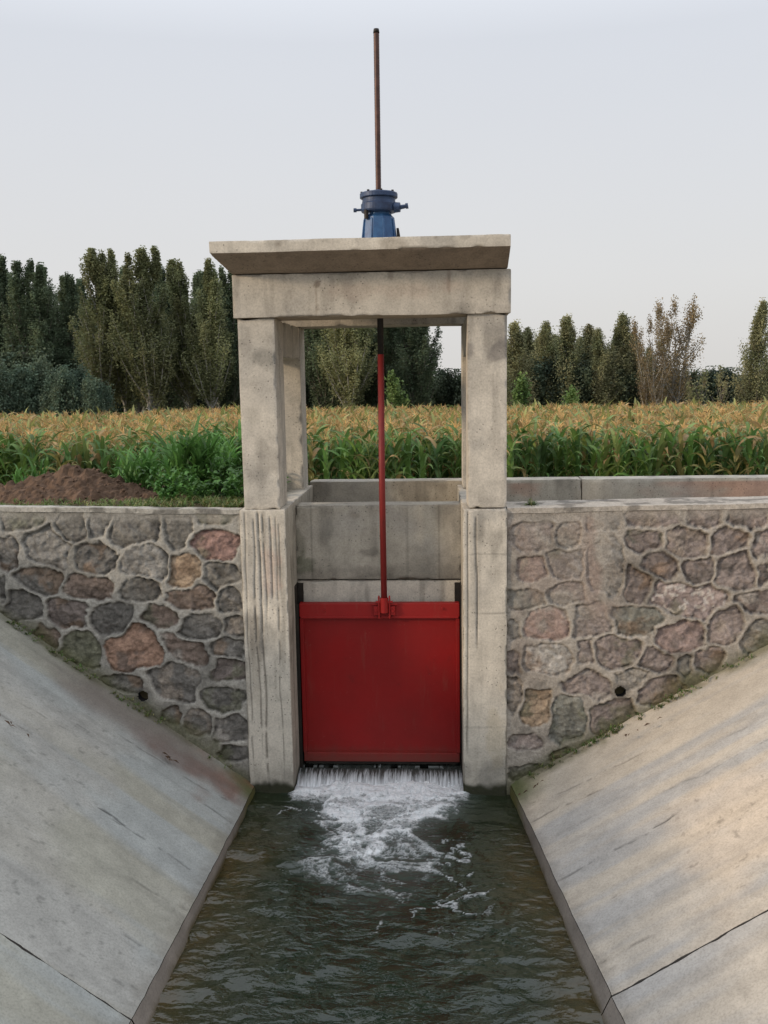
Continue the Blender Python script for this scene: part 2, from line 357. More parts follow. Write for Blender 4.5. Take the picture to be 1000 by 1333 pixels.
# breast wall behind the gate (upper panel) and the lower lintel band
def breast_marks(V):
    D = np.zeros_like(V); cm = np.ones((len(V), 1)); fr = V[:, 1] < 8.165
    for gx in (-1.12, -.26, .03):
        m = sst(.012, .004, np.abs(V[:, 0] - gx)) * fr; cm *= (1 - .28 * m)[:, None]
    low = sst(2.12, 1.82, V[:, 2] + (fbm(V, 2.5, 4, 21) - .5) * .5) * fr
    lo2 = sst(1.90, 1.82, V[:, 2]) * fr * sst(.4, .6, fbm(V, 8, 3, 2))
    cm = cm * (1 - .38 * np.maximum(low * sst(.38, .62, fbm(V, 5, 5, 12)), lo2 * .8))[:, None]
    return D, cm
K('breast_wall', (-1.262, .222, 8.15, 8.40, 1.80, 2.475), frame, st=.014, tone='grey', faces='FTD', extra=breast_marks, off=13, streak=.2,
  spots=[(-1.20, 1.93, .10, .10, (.03, .05, .015), .9), (-.62, 2.05, .10, .04, (.08, .07, .06), .7), (-.75, 1.85, .5, .06, (.13, .11, .09), .5), (-.72, 2.38, .05, .04, (.2, .16, .12), .6), (-1.24, 2.1, .05, .4, (.07, .07, .04), .7)])
K('lintel', (-1.262, .222, 8.165, 8.42, 1.40, 1.785), frame, st=.016, tone='pale', faces='FTD', off=23)
K('sill', (-1.262, .222, 7.93, 8.6, -.5, .06), frame, st=.03, tone='dark', faces='FT', off=33)

# ------------------------------------------------------------------ gate leaf
gate = empty('sluice_gate', (-.51, 8.0, .13))
tag(gate, 'red painted steel sluice gate leaf closing the opening between the two concrete piers', 'sluice gate')
def G(o, p=gate):
    o.matrix_parent_inverse = Matrix.Translation(-Vector(p.location)); return o
gx0, gx1, gz0, gz1 = -1.228, .204, .13, 1.615
m = MB()
V, F, N = grid_block(gx0 + .022, gx1 - .022, 8.02, 8.05, gz0 + .02, gz1 - .12, .03, 'FB')
bul = (fbm(V, 1.6, 3, 4) - .5) * .016; V = V.copy(); V[:, 1] += bul
G(link('panel', mesh_np('panel', V, F), M_RED, gate))
m = MB(); m.box(gx0, gx1, 7.985, 8.06, gz1 - .125, gz1); G(m.build('top_flange', M_RED2, gate, bevel=.005))
m = MB(); m.box(gx0 + .01, gx1 - .01, 7.978, 7.984, gz1 - .135, gz1 - .115); G(m.build('flange_lip', M_RED2, gate, bevel=.002))
m = MB(); m.box(gx0 + .004, gx1 - .004, 7.993, 8.06, gz0, gz0 + .085); G(m.build('bottom_flange', M_RED, gate, bevel=.005))
for a, b in ((gx0, gx0 + .034), (gx1 - .034, gx1)):
    m = MB(); m.box(a, b, 7.990, 8.065, gz0 + .087, gz1 - .137); G(m.build('side_flange', M_RED, gate, bevel=.004))
m = MB(); m.box(gx0 + .02, gx1 - .02, 8.0, 8.05, gz0 - .018, gz0 - .001); G(m.build('rubber_seal', M_BLK, gate))
# clevis bracket at the foot of the rod
rx = -.463
bk = MB()
for sx in (-1, 1):
    bk.box(rx + sx * .047 - .007, rx + sx * .047 + .007, 7.945, 7.977, gz1 - .13, gz1 + .075)
    bk.box(rx + sx * .075 - .02, rx + sx * .075 + .02, 7.955, 7.977, gz1 - .10, gz1 - .02)
bk.box(rx - .115, rx + .115, 7.962, 7.983, gz1 - .012, gz1 + .004)
bk = G(bk.build('lifting_bracket', M_RED2, gate, bevel=.003))
m = MB(); m.tube([(rx - .075, 7.957, gz1 + .02), (rx + .075, 7.957, gz1 + .02)], .012, 10); b2 = m.build('bolt', M_RED2, bk); b2.matrix_parent_inverse = bk.matrix_parent_inverse.copy()
b2.matrix_parent_inverse = Matrix.Identity(4)
for (bx, bz) in ((rx - .075, gz1 - .06), (rx + .075, gz1 - .06), (-1.0, gz1 - .06), (.05, gz1 - .045)):
    m = MB(); m.tube([(bx, 7.985 if abs(bx - rx) > .1 else 7.955, bz), (bx, 7.970 if abs(bx - rx) > .1 else 7.944, bz)], .010, 8)
    G(m.build('bolt', M_RED2, gate))
# guide rails: dark iron channels bolted to the pier faces
for (a, b, lab) in ((-1.262, -1.231, 'rusty dark iron guide channel on the left pier beside the red gate'), (.207, .224, 'rusty dark iron guide channel on the right pier beside the red gate')):
    m = MB(); w = b - a; s_ = 1 if a < 0 else -1
    wall = a if a < 0 else b
    top = 1.78
    m.box(min(wall, wall + s_ * .012), max(wall, wall + s_ * .012), 7.96, 8.13, -.3, top)
    m.box(min(wall + s_ * .0125, wall + s_ * .062), max(wall + s_ * .0125, wall + s_ * .062), 8.085, 8.10, -.3, top)
    m.box(min(wall + s_ * .0125, wall + s_ * (w - .001)), max(wall + s_ * .0125, wall + s_ * (w - .001)), 7.96, 7.972, -.3, 1.62)
    o = m.build('gate_guide_rail', M_BLK, None, bevel=.002); tag(o, lab, 'guide rail', 'guide rails of the gate')

# rod --------------------------------------------------------------------
yr = 7.957
rod = empty('lifting_rod', (rx, yr, gz1))
tag(rod, 'long screw rod rising from the red gate through the blue hoist into the sky', 'rod')
m = MB(); m.tube([(rx, yr, gz1 - .02), (rx - .002, yr + .003, 2.7), (rx + .004, yr + .02, 3.80)], .027, 18); G(m.build('painted_section', M_RODRED, rod, smooth=True), rod)
m = MB(); m.tube([(rx, yr, gz1 - .075), (rx, yr, gz1 + .06)], [.036, .036], 18); G(m.build('socket', M_RED2, rod, smooth=False, bevel=.003), rod)
m = MB(); m.tube([(rx + .004, yr + .02, 3.80), (rx + .006, yr + .03, 4.75)], .0265, 18); G(m.build('greased_section', M_BLK, rod, smooth=True), rod)
# threaded upper end
th = MB(); pts = []; z = 4.75
zz = np.arange(4.75, 6.385, .006); rads = [.0225 + .0022 * math.sin(i * math.pi / 1.0 + .5) for i in range(len(zz))]
rads = [.0245 if i % 2 else .0215 for i in range(len(zz))]
th.tube([(rx + .006 + .004 * (q - 4.75) / 1.6, yr + .03, q) for q in zz], rads, 14)
G(th.build('threaded_section', M_RODBR, rod, smooth=True), rod)
m = MB(); m.tube([(rx + .010, yr + .03, 6.385), (rx + .010, yr + .03, 6.415)], [.0265, .022], 14); G(m.build('end_cap', M_BLK, rod, smooth=True), rod)

# hoist ------------------------------------------------------------------
hx, hy, hz = rx + .008, yr + .03, 4.674
hoist = empty('screw_hoist', (hx, hy, hz)); tag(hoist, 'blue cast iron screw hoist with ribbed base bolted on the concrete top slab', 'hoist')
def Hc(o):
    for vv in o.data.vertices: vv.co.z = hz + (vv.co.z - hz) * .87
    return G(o, hoist)
m = MB(); m.lathe([(.165, .002), (.165, .022), (.158, .028)], (hx, hy, hz), 40); Hc(m.build('base_plate', M_BLUE, hoist, bevel=.002))
b = MB(); b.lathe([(.150, .028), (.147, .06), (.138, .20), (.128, .29), (.104, .315), (.102, .34)], (hx, hy, hz), 10); Hc(b.build('base_housing', M_BLUE, hoist, bevel=.006))
for k in range(8):
    a = k * math.pi / 4 + .35; c, s_ = math.cos(a), math.sin(a)
    m = MB(); w = .009
    def pt(r, t, z): return (hx + c * r - s_ * t, hy + s_ * r + c * t, hz + z)
    m.quadbox([pt(.12, -w, .024), pt(.162, -w, .024), pt(.162, w, .024), pt(.12, w, .024), pt(.09, -w, .30), pt(.135, -w, .27), pt(.135, w, .27), pt(.09, w, .30)])
    Hc(m.build('rib', M_BLUE, hoist, bevel=.003))
m = MB(); m.lathe([(.112, .335), (.145, .345), (.15, .36), (.15, .415), (.142, .425), (.138, .445), (.138, .47)], (hx, hy, hz), 40); Hc(m.build('gear_case', M_BLUED, hoist, smooth=False, bevel=.002))
m = MB(); m.lathe([(.15, .471), (.158, .476), (.158, .512), (.150, .520), (.06, .524), (.055, .545), (.03, .547)], (hx, hy, hz), 40); cp = Hc(m.build('cap_flange', M_BLUED, hoist, bevel=.002))
for k in range(8):
    a = k * math.pi / 4 + .2
    m = MB(); m.tube([(hx + .143 * math.cos(a), hy + .143 * math.sin(a), hz + .516), (hx + .143 * math.cos(a), hy + .143 * math.sin(a), hz + .532)], .011, 6)
    Hc(m.build('bolt', M_BLK, hoist))
m = MB(); m.tube([(hx + .13, hy - .05, hz + .375), (hx + .18, hy - .055, hz + .375)], [.05, .045], 16); m.tube([(hx + .18, hy - .055, hz + .375), (hx + .245, hy - .06, hz + .385)], [.021, .017], 12)
m.tube([(hx + .225, hy - .06, hz + .383), (hx + .247, hy - .06, hz + .386)], .026, 12); Hc(m.build('drive_shaft', M_BLUED, hoist, bevel=.002))
m = MB(); m.tube([(hx - .14, hy - .03, hz + .365), (hx - .205, hy - .035, hz + .362)], .012, 10); m.tube([(hx - .185, hy - .034, hz + .362), (hx - .21, hy - .035, hz + .362)], .02, 10); Hc(m.build('lock_pin', M_BLUED, hoist, bevel=.001))
m = MB(); m.tube([(hx - .10, hy - .10, hz + .27), (hx - .10, hy - .10, hz + .35)], .018, 10); Hc(m.build('grease_cup', M_BLK, hoist))
m = MB(); m.quadbox([(hx + .15, hy - .04, hz + .02), (hx + .19, hy - .04, hz + .02), (hx + .19, hy + .03, hz + .02), (hx + .15, hy + .03, hz + .02), (hx + .145, hy - .03, hz + .19), (hx + .165, hy - .03, hz + .19), (hx + .165, hy + .02, hz + .19), (hx + .145, hy + .02, hz + .19)]); Hc(m.build('bracket', M_BLK, hoist, bevel=.003))

# ------------------------------------------------------------------ rubble masonry wing walls
SC_COL = {'g': (.215, .195, .160), 'd': (.165, .150, .128), 'l': (.27, .25, .215), 'r': (.215, .15, .11), 'q': (.20, .155, .13), 'o': (.38, .26, .15), 'O': (.31, .17, .10),
          'R': (.36, .20, .155), 'm': (.19, .185, .115), 'p': (.27, .21, .18), 'G': (.21, .205, .165), 'k': (.33, .23, .195), 'W': (.42, .39, .34), 'w': (.32, .24, .21), 'b': (.28, .17, .135), 's': (.24, .225, .20), 't': (.27, .215, .185)}
def stone_wall(name, x0, x1, stones, seed, mortar, yf, bury, hole, z1a, z1b, label, seats, cop=.44):
    st = .0095
    xs = np.arange(x0, x1 + st * .5, st); xs[-1] = x1; zs = np.arange(-.35, 2.5 + st * .5, st)
    X, Z = np.meshgrid(xs, zs, indexing='ij')
    Pn = np.stack([X, Z, X * 0 + seed], -1)
    wx = (fbm(Pn, 7, 3, 1) - .5) * .075; wz = (fbm(Pn, 7, 3, 9) - .5) * .075
    wx = wx + (fbm(Pn, 2.2, 2, 3) - .5) * .05
    Xw, Zw = X + wx, Z + wz
    d1 = np.full(X.shape, 9.0); d2 = np.full(X.shape, 9.0); idx = np.zeros(X.shape, int); sz = np.full(X.shape, .05)
    rr = np.random.RandomState(seed)
    for i, (cx, cz, rx_, rz_, rot, c) in enumerate(stones):
        a = math.radians(-rot); dx = Xw - cx; dz = Zw - cz
        u = (dx * math.cos(a) + dz * math.sin(a)) / rx_; v = (-dx * math.sin(a) + dz * math.cos(a)) / rz_
        k = rr.uniform(2.0, 3.6)
        q = (np.abs(u) ** k + np.abs(v) ** k) ** (1 / k) / 1.055
        th_ = np.arctan2(v, u); f1, f2, f3 = rr.uniform(0, 6.28, 3)
        q = q * (1 + .075 * np.cos(3 * th_ + f1) + .045 * np.cos(5 * th_ + f2) + .03 * np.cos(7 * th_ + f3))
        dist = (q - 1) * min(rx_, rz_)            # ~ signed distance in metres
        near = dist < d1
        d2 = np.where(near, d1, np.minimum(d2, dist)); d1 = np.where(near, dist, d1); idx = np.where(near, i, idx)
    # keep a joint where two stones overlap
    ov = np.clip((d2 - d1) * .5, 0, 1)
    sd = np.maximum(d1 - .004, .011 - ov)         # <0 inside the stone
    fine = fbm(Pn, 34, 4, 4); mid = fbm(Pn, 13, 4, 7); big = fbm(Pn, 3.5, 4, 2)
    m = sst(.004, -.008, sd + (fine - .5) * .022)  # stone mask
    bur = bury(X, Z, big) if bury else 0
    m = m * (1 - bur)
    depth = np.clip(-sd, 0, .12)
    fac = rr.uniform(-1, 1, (len(stones), 3))
    tilt = fac[idx, 0] * (X - np.array([s[0] for s in stones])[idx]) * .18 + fac[idx, 1] * (Z - np.array([s[1] for s in stones])[idx]) * .18
    crag = (np.abs(fbm(Pn, 9, 5, 13) - .5) * 2) ** .7
    lay = fbm(np.stack([X * 1.3 + fac[idx, 2] * Z * 1.2, Z * 2.1 + fac[idx, 1] * X * 1.6, X * 0 + idx * .37], -1), 7, 5, 3)
    h = m * (-.004 + .006 * sst(0, .03, depth) + (lay - .5) * .036 + (fine - .5) * .016 + tilt * .5 - .012 * (1 - crag))
    h += (1 - m) * (.010 + (mid - .5) * .010 + (fine - .5) * .004)
    groove = np.exp(-((sd + .004) / .006) ** 2) * .009 * sst(.32, .55, mid) * (1 - bur)   # shadow line along each stone
    h -= groove
    cols = np.array([SC_COL[s[5]] for s in stones]) * rr.uniform(.85, 1.15, (len(stones), 1))
    alt = np.array([[.30, .25, .20], [.10, .09, .08], [.22, .15, .10], [.34, .31, .27], [.16, .16, .11]])[rr.randint(0, 5, len(stones))]
    pm = sst(.50, .68, fbm(Pn, 8, 5, 23) + fac[idx, 2] * .04)[..., None] * .65
    lum = cols.mean(axis=1, keepdims=True); cols = cols * .72 + lum * .28
    sc = cols[idx] * (1 - pm) + alt[idx] * pm
    sc *= (.38 + 1.24 * (lay * .6 + mid * .4))[..., None] * (.78 + .44 * fine)[..., None]
    crk = sst(.055, .01, np.abs(fbm(Pn * np.array([1, 1.8, 1]), 6.5, 4, 51) - .5))     # dark cracks across the faces
    sc *= (1 - .35 * crk)[..., None]
    wsp = sst(.60, .66, fbm(Pn, 30, 3, 61))[..., None]
    whi = np.array([s[5] in 'Ww' for s in stones])[idx][..., None]
    sc = sc * (1 - .55 * wsp * whi) + np.array([.62, .58, .52]) * .55 * wsp * whi
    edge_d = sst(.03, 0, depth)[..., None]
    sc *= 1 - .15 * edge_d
    mc = np.array(mortar) * (.72 + .56 * big)[..., None] * (.86 + .28 * fine)[..., None]
    dirt = sst(.54, .70, fbm(Pn, 4, 5, 71))[..., None]; mc = mc * (1 - .35 * dirt)
    col = sc * m[..., None] + mc * (1 - m[..., None])
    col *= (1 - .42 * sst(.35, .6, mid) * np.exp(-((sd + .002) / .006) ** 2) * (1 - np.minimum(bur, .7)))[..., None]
    # smear of cement over stones
    if bury:
        sm = (sst(.45, .62, fbm(Pn * np.array([2.2, .6, 1]), 5, 4, 81)) * bur * .6)[..., None]; col = col * (1 - sm) + np.array([.15, .14, .12]) * sm
        pk = (sst(.50, .68, fbm(Pn, 2.6, 4, 91)) * bur * .8)[..., None]; col = col * (1 - pk) + np.array([.26, .18, .15]) * pk
    top = sst(2.36, 2.44, Z)[..., None]; h = h * (1 - top[..., 0] * .8)
    tc = np.array(mortar) * .95 * (.72 + .5 * mid)[..., None]; col = col * (1 - top * .55) + tc * top * .55
    # moss and damp close to the sloping bank
    bz = seats(X); g = (sst(.20, .0, Z - bz + (big - .5) * .35) * .75)[..., None]
    col = col * (1 - g) + np.array([.085, .085, .035]) * g
    zt = z1a + (z1b - z1a) * (X - x0) / (x1 - x0)
    Zs = Z + (zt - 2.5) * sst(1.5, 2.5, Z)
    P = np.stack([X, yf - h, Zs], -1)
    hx_, hz_, hr = hole
    hd = np.hypot(X - hx_, Z - hz_)
    fl = sst(hr * 1.9, hr * 1.05, hd); P[..., 1] = P[..., 1] * (1 - fl) + (yf + .002) * fl
    col = col * (1 - fl * .35)[..., None]
    a, b = X.shape
    ids = np.arange(a * b).reshape(a, b)
    q = np.stack([ids[:-1, :-1], ids[1:, :-1], ids[1:, 1:], ids[:-1, 1:]], -1).reshape(-1, 4)
    # open the drain hole
    ok = ~(hd.ravel()[q] < hr * .97).all(axis=1); q = q[ok]
    V = P.reshape(-1, 3); C = col.reshape(-1, 3)
    wall = empty(name, ((x0 + x1) / 2, yf, 0)); tag(wall, label, 'stone wall', 'rubble stone wing walls')
    off = Matrix.Translation((-(x0 + x1) / 2, -yf, 0))
    o = link('masonry_face', mesh_np('masonry_face', V, q, True, C), M_MASON, wall); o.matrix_parent_inverse = off
    # solid body behind the face
    mb = MB(); hb_ = hr * .99
    for bx in ((x0, hx_ - hb_, -.4, min(z1a, z1b) - .03), (hx_ + hb_, x1, -.4, min(z1a, z1b) - .03), (hx_ - hb_, hx_ + hb_, -.4, hz_ - hb_), (hx_ - hb_, hx_ + hb_, hz_ + hb_, min(z1a, z1b) - .03)):
        mb.box(bx[0], bx[1], yf + .09, yf + .42, bx[2], bx[3])
    # leave the drain open: body starts 9 cm behind, the pipe is that deep
    o = mb.build('core', M_MORT, wall); o.matrix_parent_inverse = off
    # coping with rough mortar top
    Vc, Fc, Nc = grid_block(x0, x1, yf - .006, yf + cop, 2.49, 2.53, .014, 'FTBLR')
    zt = z1a + (z1b - z1a) * (Vc[:, 0] - x0) / (x1 - x0) - 2.53 + .012
    Vc = Vc.copy(); fz = fbm(Vc, 3, 4, seed); Vc[:, 2] += zt + (fz - .5) * .02; Vc[:, 1] += (fbm(Vc, 6, 3, 5) - .5) * .016
    cc = np.array(mortar) * (1.05 + .5 * (fbm(Vc, 5, 5, 6) - .5))[:, None] * (.9 + .4 * fbm(Vc, 30, 3, 6))[:, None]
    dk = (sst(.52, .66, fbm(Vc, 8, 4, 16)) * .5)[:, None]; cc *= (1 - dk)
    o = link('coping', mesh_np('coping', Vc, Fc, True, cc), M_MASON, wall); o.matrix_parent_inverse = off
    mb = MB()
    n = 28
    for k in range(n):
        pass
    # weep pipe: a short hollow tube
    b0 = 0; vs, fs = [], []
    for r_, y_ in ((hr * 1.12, yf + .06), (hr * 1.12, yf + .012), (hr * .99, yf + .008), (hr * .97, yf + .40)):
        for k in range(n):
            t = 2 * math.pi * k / n; vs.append((hx_ + r_ * math.cos(t), y_, hz_ + r_ * math.sin(t)))
    for ring in range(3):
        for k in range(n):
            j = (k + 1) % n; fs.append((ring * n + k, ring * n + j, (ring + 1) * n + j, (ring + 1) * n + k))
    fs.append(tuple(3 * n + k for k in range(n)))
    mb.v, mb.f = vs, fs; o = mb.build('drain_pipe', M_PIPE2, wall, smooth=True); o.matrix_parent_inverse = off
    return wall
M_MORT = mat_plain('mortar', (.16, .15, .13), (.27, .25, .22), 12, .9, .4)
M_PIPE2 = mat_plain('drain_pipe_dark', (.002, .002, .002), (.005, .004, .004), 15, .85, .3)
def seatL(X): return .076 + (-1.634 - X) * .7176
def seatR(X): return .111 + (X - .649) * .5864
stone_wall('stone_wall', -5.6, -1.654, LEFT_STONES, 5, (.335, .315, .275), 7.635, None, (-2.575, .875, .054), 2.585, 2.505,
           'grey rubble stone wall with raised mortar joints, left of the concrete portal', seatL, .12)
def bury_r(X, Z, big):
    s_ = sst(1.62, 1.05, X + (big - .5) * .7) * sst(.75, 1.7, Z + (big - .5) * .5)
    col = np.exp(-((X - 1.36) / .16) ** 2) * sst(1.45, 1.7, Z)
    return np.clip(np.maximum(s_ * .36, col * .72), 0, 1)
stone_wall('stone_wall', .594, 5.2, RIGHT_STONES, 9, (.345, .31, .265), 7.63, bury_r, (1.554, .929, .055), 2.50, 2.55,
           'pinkish rubble stone wall smeared with cement, right of the concrete portal', seatR)

# rear parapet (upstream head wall)
par = empty('parapet_wall', (3.5, 9.4, 2.0)); tag(par, 'low concrete parapet with stained pinkish face behind the right stone wall and portal', 'parapet wall')
def par_ex(V):
    D = np.zeros_like(V); cm = np.ones((len(V), 3))
    pk = (sst(.40, .60, fbm(V * np.array([.8, 1, 1.5]), 1.6, 5, 61)) * sst(.55, .8, V[:, 0]))[:, None] * (V[:, 2] < 2.52)[:, None]
    cm = cm * (1.12 - pk * np.array([.05, .33, .40]))
    return D, cm
for (xa, xb) in ((-1.30, 1.48), (1.486, 4.0), (4.006, 7.0)):
    o = concrete_block('wall_section', (xa, xb, 9.40, 9.66, 1.6, 2.552), par, st=.022, tone='grey', faces='FBLRT', off=xa, extra=par_ex, streak=.2)
    o.matrix_parent_inverse = Matrix.Translation((-3.5, -9.4, -2.0))

# ------------------------------------------------------------------ channel banks (concrete lining)
def bank(side, y0, y1, st, seed):
    """side -1 left, +1 right; v = horizontal distance up the slope from the toe edge"""
    ys = np.arange(y0, y1 + st * .5, st); ys[-1] = y1
    ws = np.concatenate([np.arange(0, 3.4, st), [3.6]])
    U, W = np.meshgrid(ys, ws, indexing='ij')
    t = (7.62 - U) / 3.0
    if side < 0:
        ex = -1.612 - .085 * t; ez = .06 + .055 * t; sl = .7176
        X = ex - W; Y = U - .0 * W
    else:
        ex = .632 + .36 * t; ez = .09 + .045 * t; sl = .5864
        X = ex + W; Y = U + .08 * W * np.clip(t, 0, 1)
    Pn = np.stack([W, U, W * 0 + seed], -1)
    edge = (fbm(Pn, 8, 4, 2) - .5) * .012 * np.exp(-W / .03)
    Zp = ez + W * sl + (fbm(Pn, 1.2, 3, 4) - .5) * .03 + (fbm(Pn, 9, 4, 4) - .5) * .008
    X = X + edge
    Y = Y + (fbm(Pn, 14, 4, 66) - .5) * .022 * (np.exp(-np.abs(U - y0) / .03) + np.exp(-np.abs(U - y1) / .03))
    big = fbm(Pn, .9, 5, 6); st1 = fbm(Pn * np.array([.28, 2.4, 1]), 1.6, 5, 8); st2 = fbm(Pn * np.array([.22, 3.5, 1]), 3.4, 5, 18); fine = fbm(Pn, 22, 4, 3)
    base = np.array([.37, .385, .365]) if side < 0 else np.array([.49, .43, .35])  # left bank's cool shade and right bank's warm sunlight painted into the colours
    alt = np.array([.37, .36, .30]) if side < 0 else np.array([.40, .38, .35])
    warm = np.array([.40, .385, .345]) if side < 0 else np.array([.60, .49, .37])
    a1 = sst(.42, .62, st1)[..., None]; a2 = sst(.5, .68, big)[..., None] * .7
    col = base * (1 - a1) + alt * a1; col = col * (1 - a2) + warm * a2
    col = col * (1 - .11 * sst(.54, .74, st2))[..., None] * (.90 + .2 * fine)[..., None] * (.88 + .24 * fbm(Pn, 5, 4, 9))[..., None]
    # hairline cracks and dashed float marks running up the slope
    for k, (yy, w0, w1, amp) in enumerate(((6.9, 0, .5, .6), (6.05, .0, .62, .6), (6.12, .5, .8, .9), (5.62, 0, .32, .55), (7.15, .05, .9, .45), (6.45, .8, 2.2, .35), (5.1, .0, .3, .5), (6.75, 1.2, 2.5, .3))):
        yl = yy + (fbm(np.stack([W, W * 0 + k * 7.0, W * 0], -1), 2.2, 4, 5) - .5) * .16 - .10 * W
        mk = sst(.016, .004, np.abs(U - yl)) * sst(w0 - .02, w0 + .05, W) * sst(w1 + .1, w1 - .05, W) * sst(.46, .56, fbm(Pn, 12, 3, k * 3.3))
        col = col * (1 - .75 * amp * mk)[..., None]; Zp = Zp - mk * .006
    spk = sst(.73, .78, fbm(Pn, 26, 3, 55)) * sst(.52, .62, big)
    col = col * (1 - .3 * spk)[..., None]
    # toe edge: damp, mossy close to the gate
    damp = (sst(.10, .0, W + (fine - .5) * .08) * .35)[..., None]; col = col * (1 - damp) + np.array([.17, .15, .12]) * damp
    moss = (sst(7.1, 7.5, U + (big - .5) * .6) * sst(.35, .0, W) * .9)[..., None]; col = col * (1 - moss) + np.array([.08, .10, .025]) * moss
    near = sst(7.42, 7.58, U + (fbm(Pn, 5, 4, 31) - .5) * .22); mo2 = (near * .7 * sst(.4, .6, fbm(Pn, 3, 4, 77)))[..., None]
    col = col * (1 - mo2) + np.array([.13, .125, .055]) * mo2
    if side < 0:   # brown silt stain next to the pier
        s_ = sst(.72, .20, np.hypot((W - .22) / .9, (U - 7.35) / .50) + (fbm(Pn, 3.5, 4, 41) - .5) * 1.1)[..., None] * .8
        col = col * (1 - s_) + (np.array([.20, .085, .055]) * (.7 + .6 * fine)[..., None]) * s_
        s_ = (sst(.9, .3, np.hypot((W - .95) / 1.0, (U - 7.35) / .42) + (fbm(Pn, 3, 4, 45) - .5) * .7) * .7)[..., None]
        col = col * (1 - s_) + np.array([.21, .175, .155]) * s_
    col = col * (.80 if side < 0 else .86)
    # top surfaces
    a, b = U.shape
    V1 = np.stack([X, Y, Zp], -1).reshape(-1, 3); C1 = col.reshape(-1, 3)
    ids = np.arange(a * b).reshape(a, b)
    q = np.stack([ids[:-1, :-1], ids[1:, :-1], ids[1:, 1:], ids[:-1, 1:]], -1).reshape(-1, 4)
    if side < 0: q = q[:, ::-1]
    # battered toe face going down under the water, and the joint edge (5 cm thick)
    n2 = 14; tt = np.linspace(0, 1, n2)
    exx = X[:, 0]; ezz = Zp[:, 0]; inn = -side
    TX = exx[:, None] + inn * (.004 + tt[None, :] * .30); TZ = ezz[:, None] - tt[None, :] * .55; TY = Y[:, :1] + 0 * TX
    # upper part of the toe is steeper than below water
    if side < 0: xw = -1.60
    drop = np.clip(tt / .3, 0, 1)[None, :]
    TX = exx[:, None] + inn * (.004 + .075 * drop * np.clip(t[:, :1], .15, 1.2) + .20 * np.clip(tt - .3, 0, 1)[None, :])
    V2 = np.stack([TX, TY, TZ], -1).reshape(-1, 3)
    p2 = np.stack([TY, TZ, TX], -1)
    c2 = np.array([.20, .175, .15]) * (.7 + .6 * fbm(p2, 7, 4, 3))[..., None]
    wetm = sst(.035, .0, TZ + (fbm(p2, 9, 3, 4) - .5) * .03)[..., None]; c2 = c2 * (1 - wetm) + np.array([.07, .055, .025]) * wetm
    gm = (sst(6.9, 7.5, TY + (fbm(p2, 4, 3, 9) - .5) * .8) * .9)[..., None]; c2 = c2 * (1 - gm) + np.array([.09, .085, .02]) * gm
    i2 = np.arange(a * n2).reshape(a, n2) + a * b
    q2 = np.stack([i2[:-1, :-1], i2[1:, :-1], i2[1:, 1:], i2[:-1, 1:]], -1).reshape(-1, 4)
    if side > 0: q2 = q2[:, ::-1]
    V = [V1, V2]; Fq = [q, q2]; C = [C1, c2.reshape(-1, 3)]; basei = a * b + a * n2
    for row in (0, a - 1):
        top = V1.reshape(a, b, 3)[row]; bot = top.copy(); bot[:, 2] -= .08
        V.append(np.concatenate([top, bot])); C.append(np.tile([.10, .09, .08], (2 * b, 1)))
        j = np.arange(b - 1) + basei
        Fq.append(np.stack([j, j + 1, j + 1 + b, j + b], -1)); basei += 2 * b
    o = link('channel_bank', mesh_np('channel_bank', np.concatenate(V), np.concatenate(Fq), True, np.concatenate(C)), M_BANK)
    o['kind'] = 'structure'
    return o
for sd, yj in ((-1, 4.545), (1, 4.80)):
    bank(sd, yj + .006, 7.66, .0125, 3 + sd)
    bank(sd, 2.0, yj - .006, .02, 7 + sd)
    bank(sd, -4.0, 1.99, .05, 11 + sd)

# ------------------------------------------------------------------ ground
gx = np.unique(np.concatenate([[-900, -400, -150, -70], np.linspace(-40, -7, 34), [-6.3, -5.45, -5.2, -1.40, -1.398, .50, .502], [2.5, 5.05, 5.3], np.linspace(6, 40, 35), [70, 150, 400, 900]]))
gy = np.unique(np.concatenate([[-300, -100, -40, -12, -6, -2, 2, 5, 7.72, 7.722, 7.9, 8.2, 8.5, 8.9, 9.3, 9.5, 9.502, 9.8, 10.2], np.linspace(10.6, 16, 22), np.linspace(17, 70, 54), [90, 140, 250, 500, 1200]]))
GX, GY = np.meshgrid(gx, gy, indexing='ij')
p = np.stack([GX, GY, GX * 0], -1)
def ground_z(X, Y, nz):
    bank_top = 2.50 + (nz - .5) * .06
    z = np.where(Y > 9.5, 2.42 - (2.42 - .4) * sst(9.9, 14.5, Y), bank_top)
    z = np.where((Y > 7.721) & (Y < 9.501), np.where(X > .501, 2.28, np.where(X > -1.399, -1.0, 2.49 + (nz - .5) * .04)), z)
    z = np.where((Y < 7.721) & (X > -5.21) & (X < 5.06), -1.0, z)
    z = np.where((Y < 7.721) & ((X <= -5.21) | (X >= 5.06)), 2.5 if True else z, z)
    return z
GZ = ground_z(GX, GY, fbm(p, .8, 3, 2))
a, b = GX.shape; ids = np.arange(a * b).reshape(a, b)
q = np.stack([ids[:-1, :-1], ids[1:, :-1], ids[1:, 1:], ids[:-1, 1:]], -1).reshape(-1, 4)
o = link('ground', mesh_np('ground', np.stack([GX, GY, GZ], -1).reshape(-1, 3), q, False), M_FIELD); o['kind'] = 'structure'

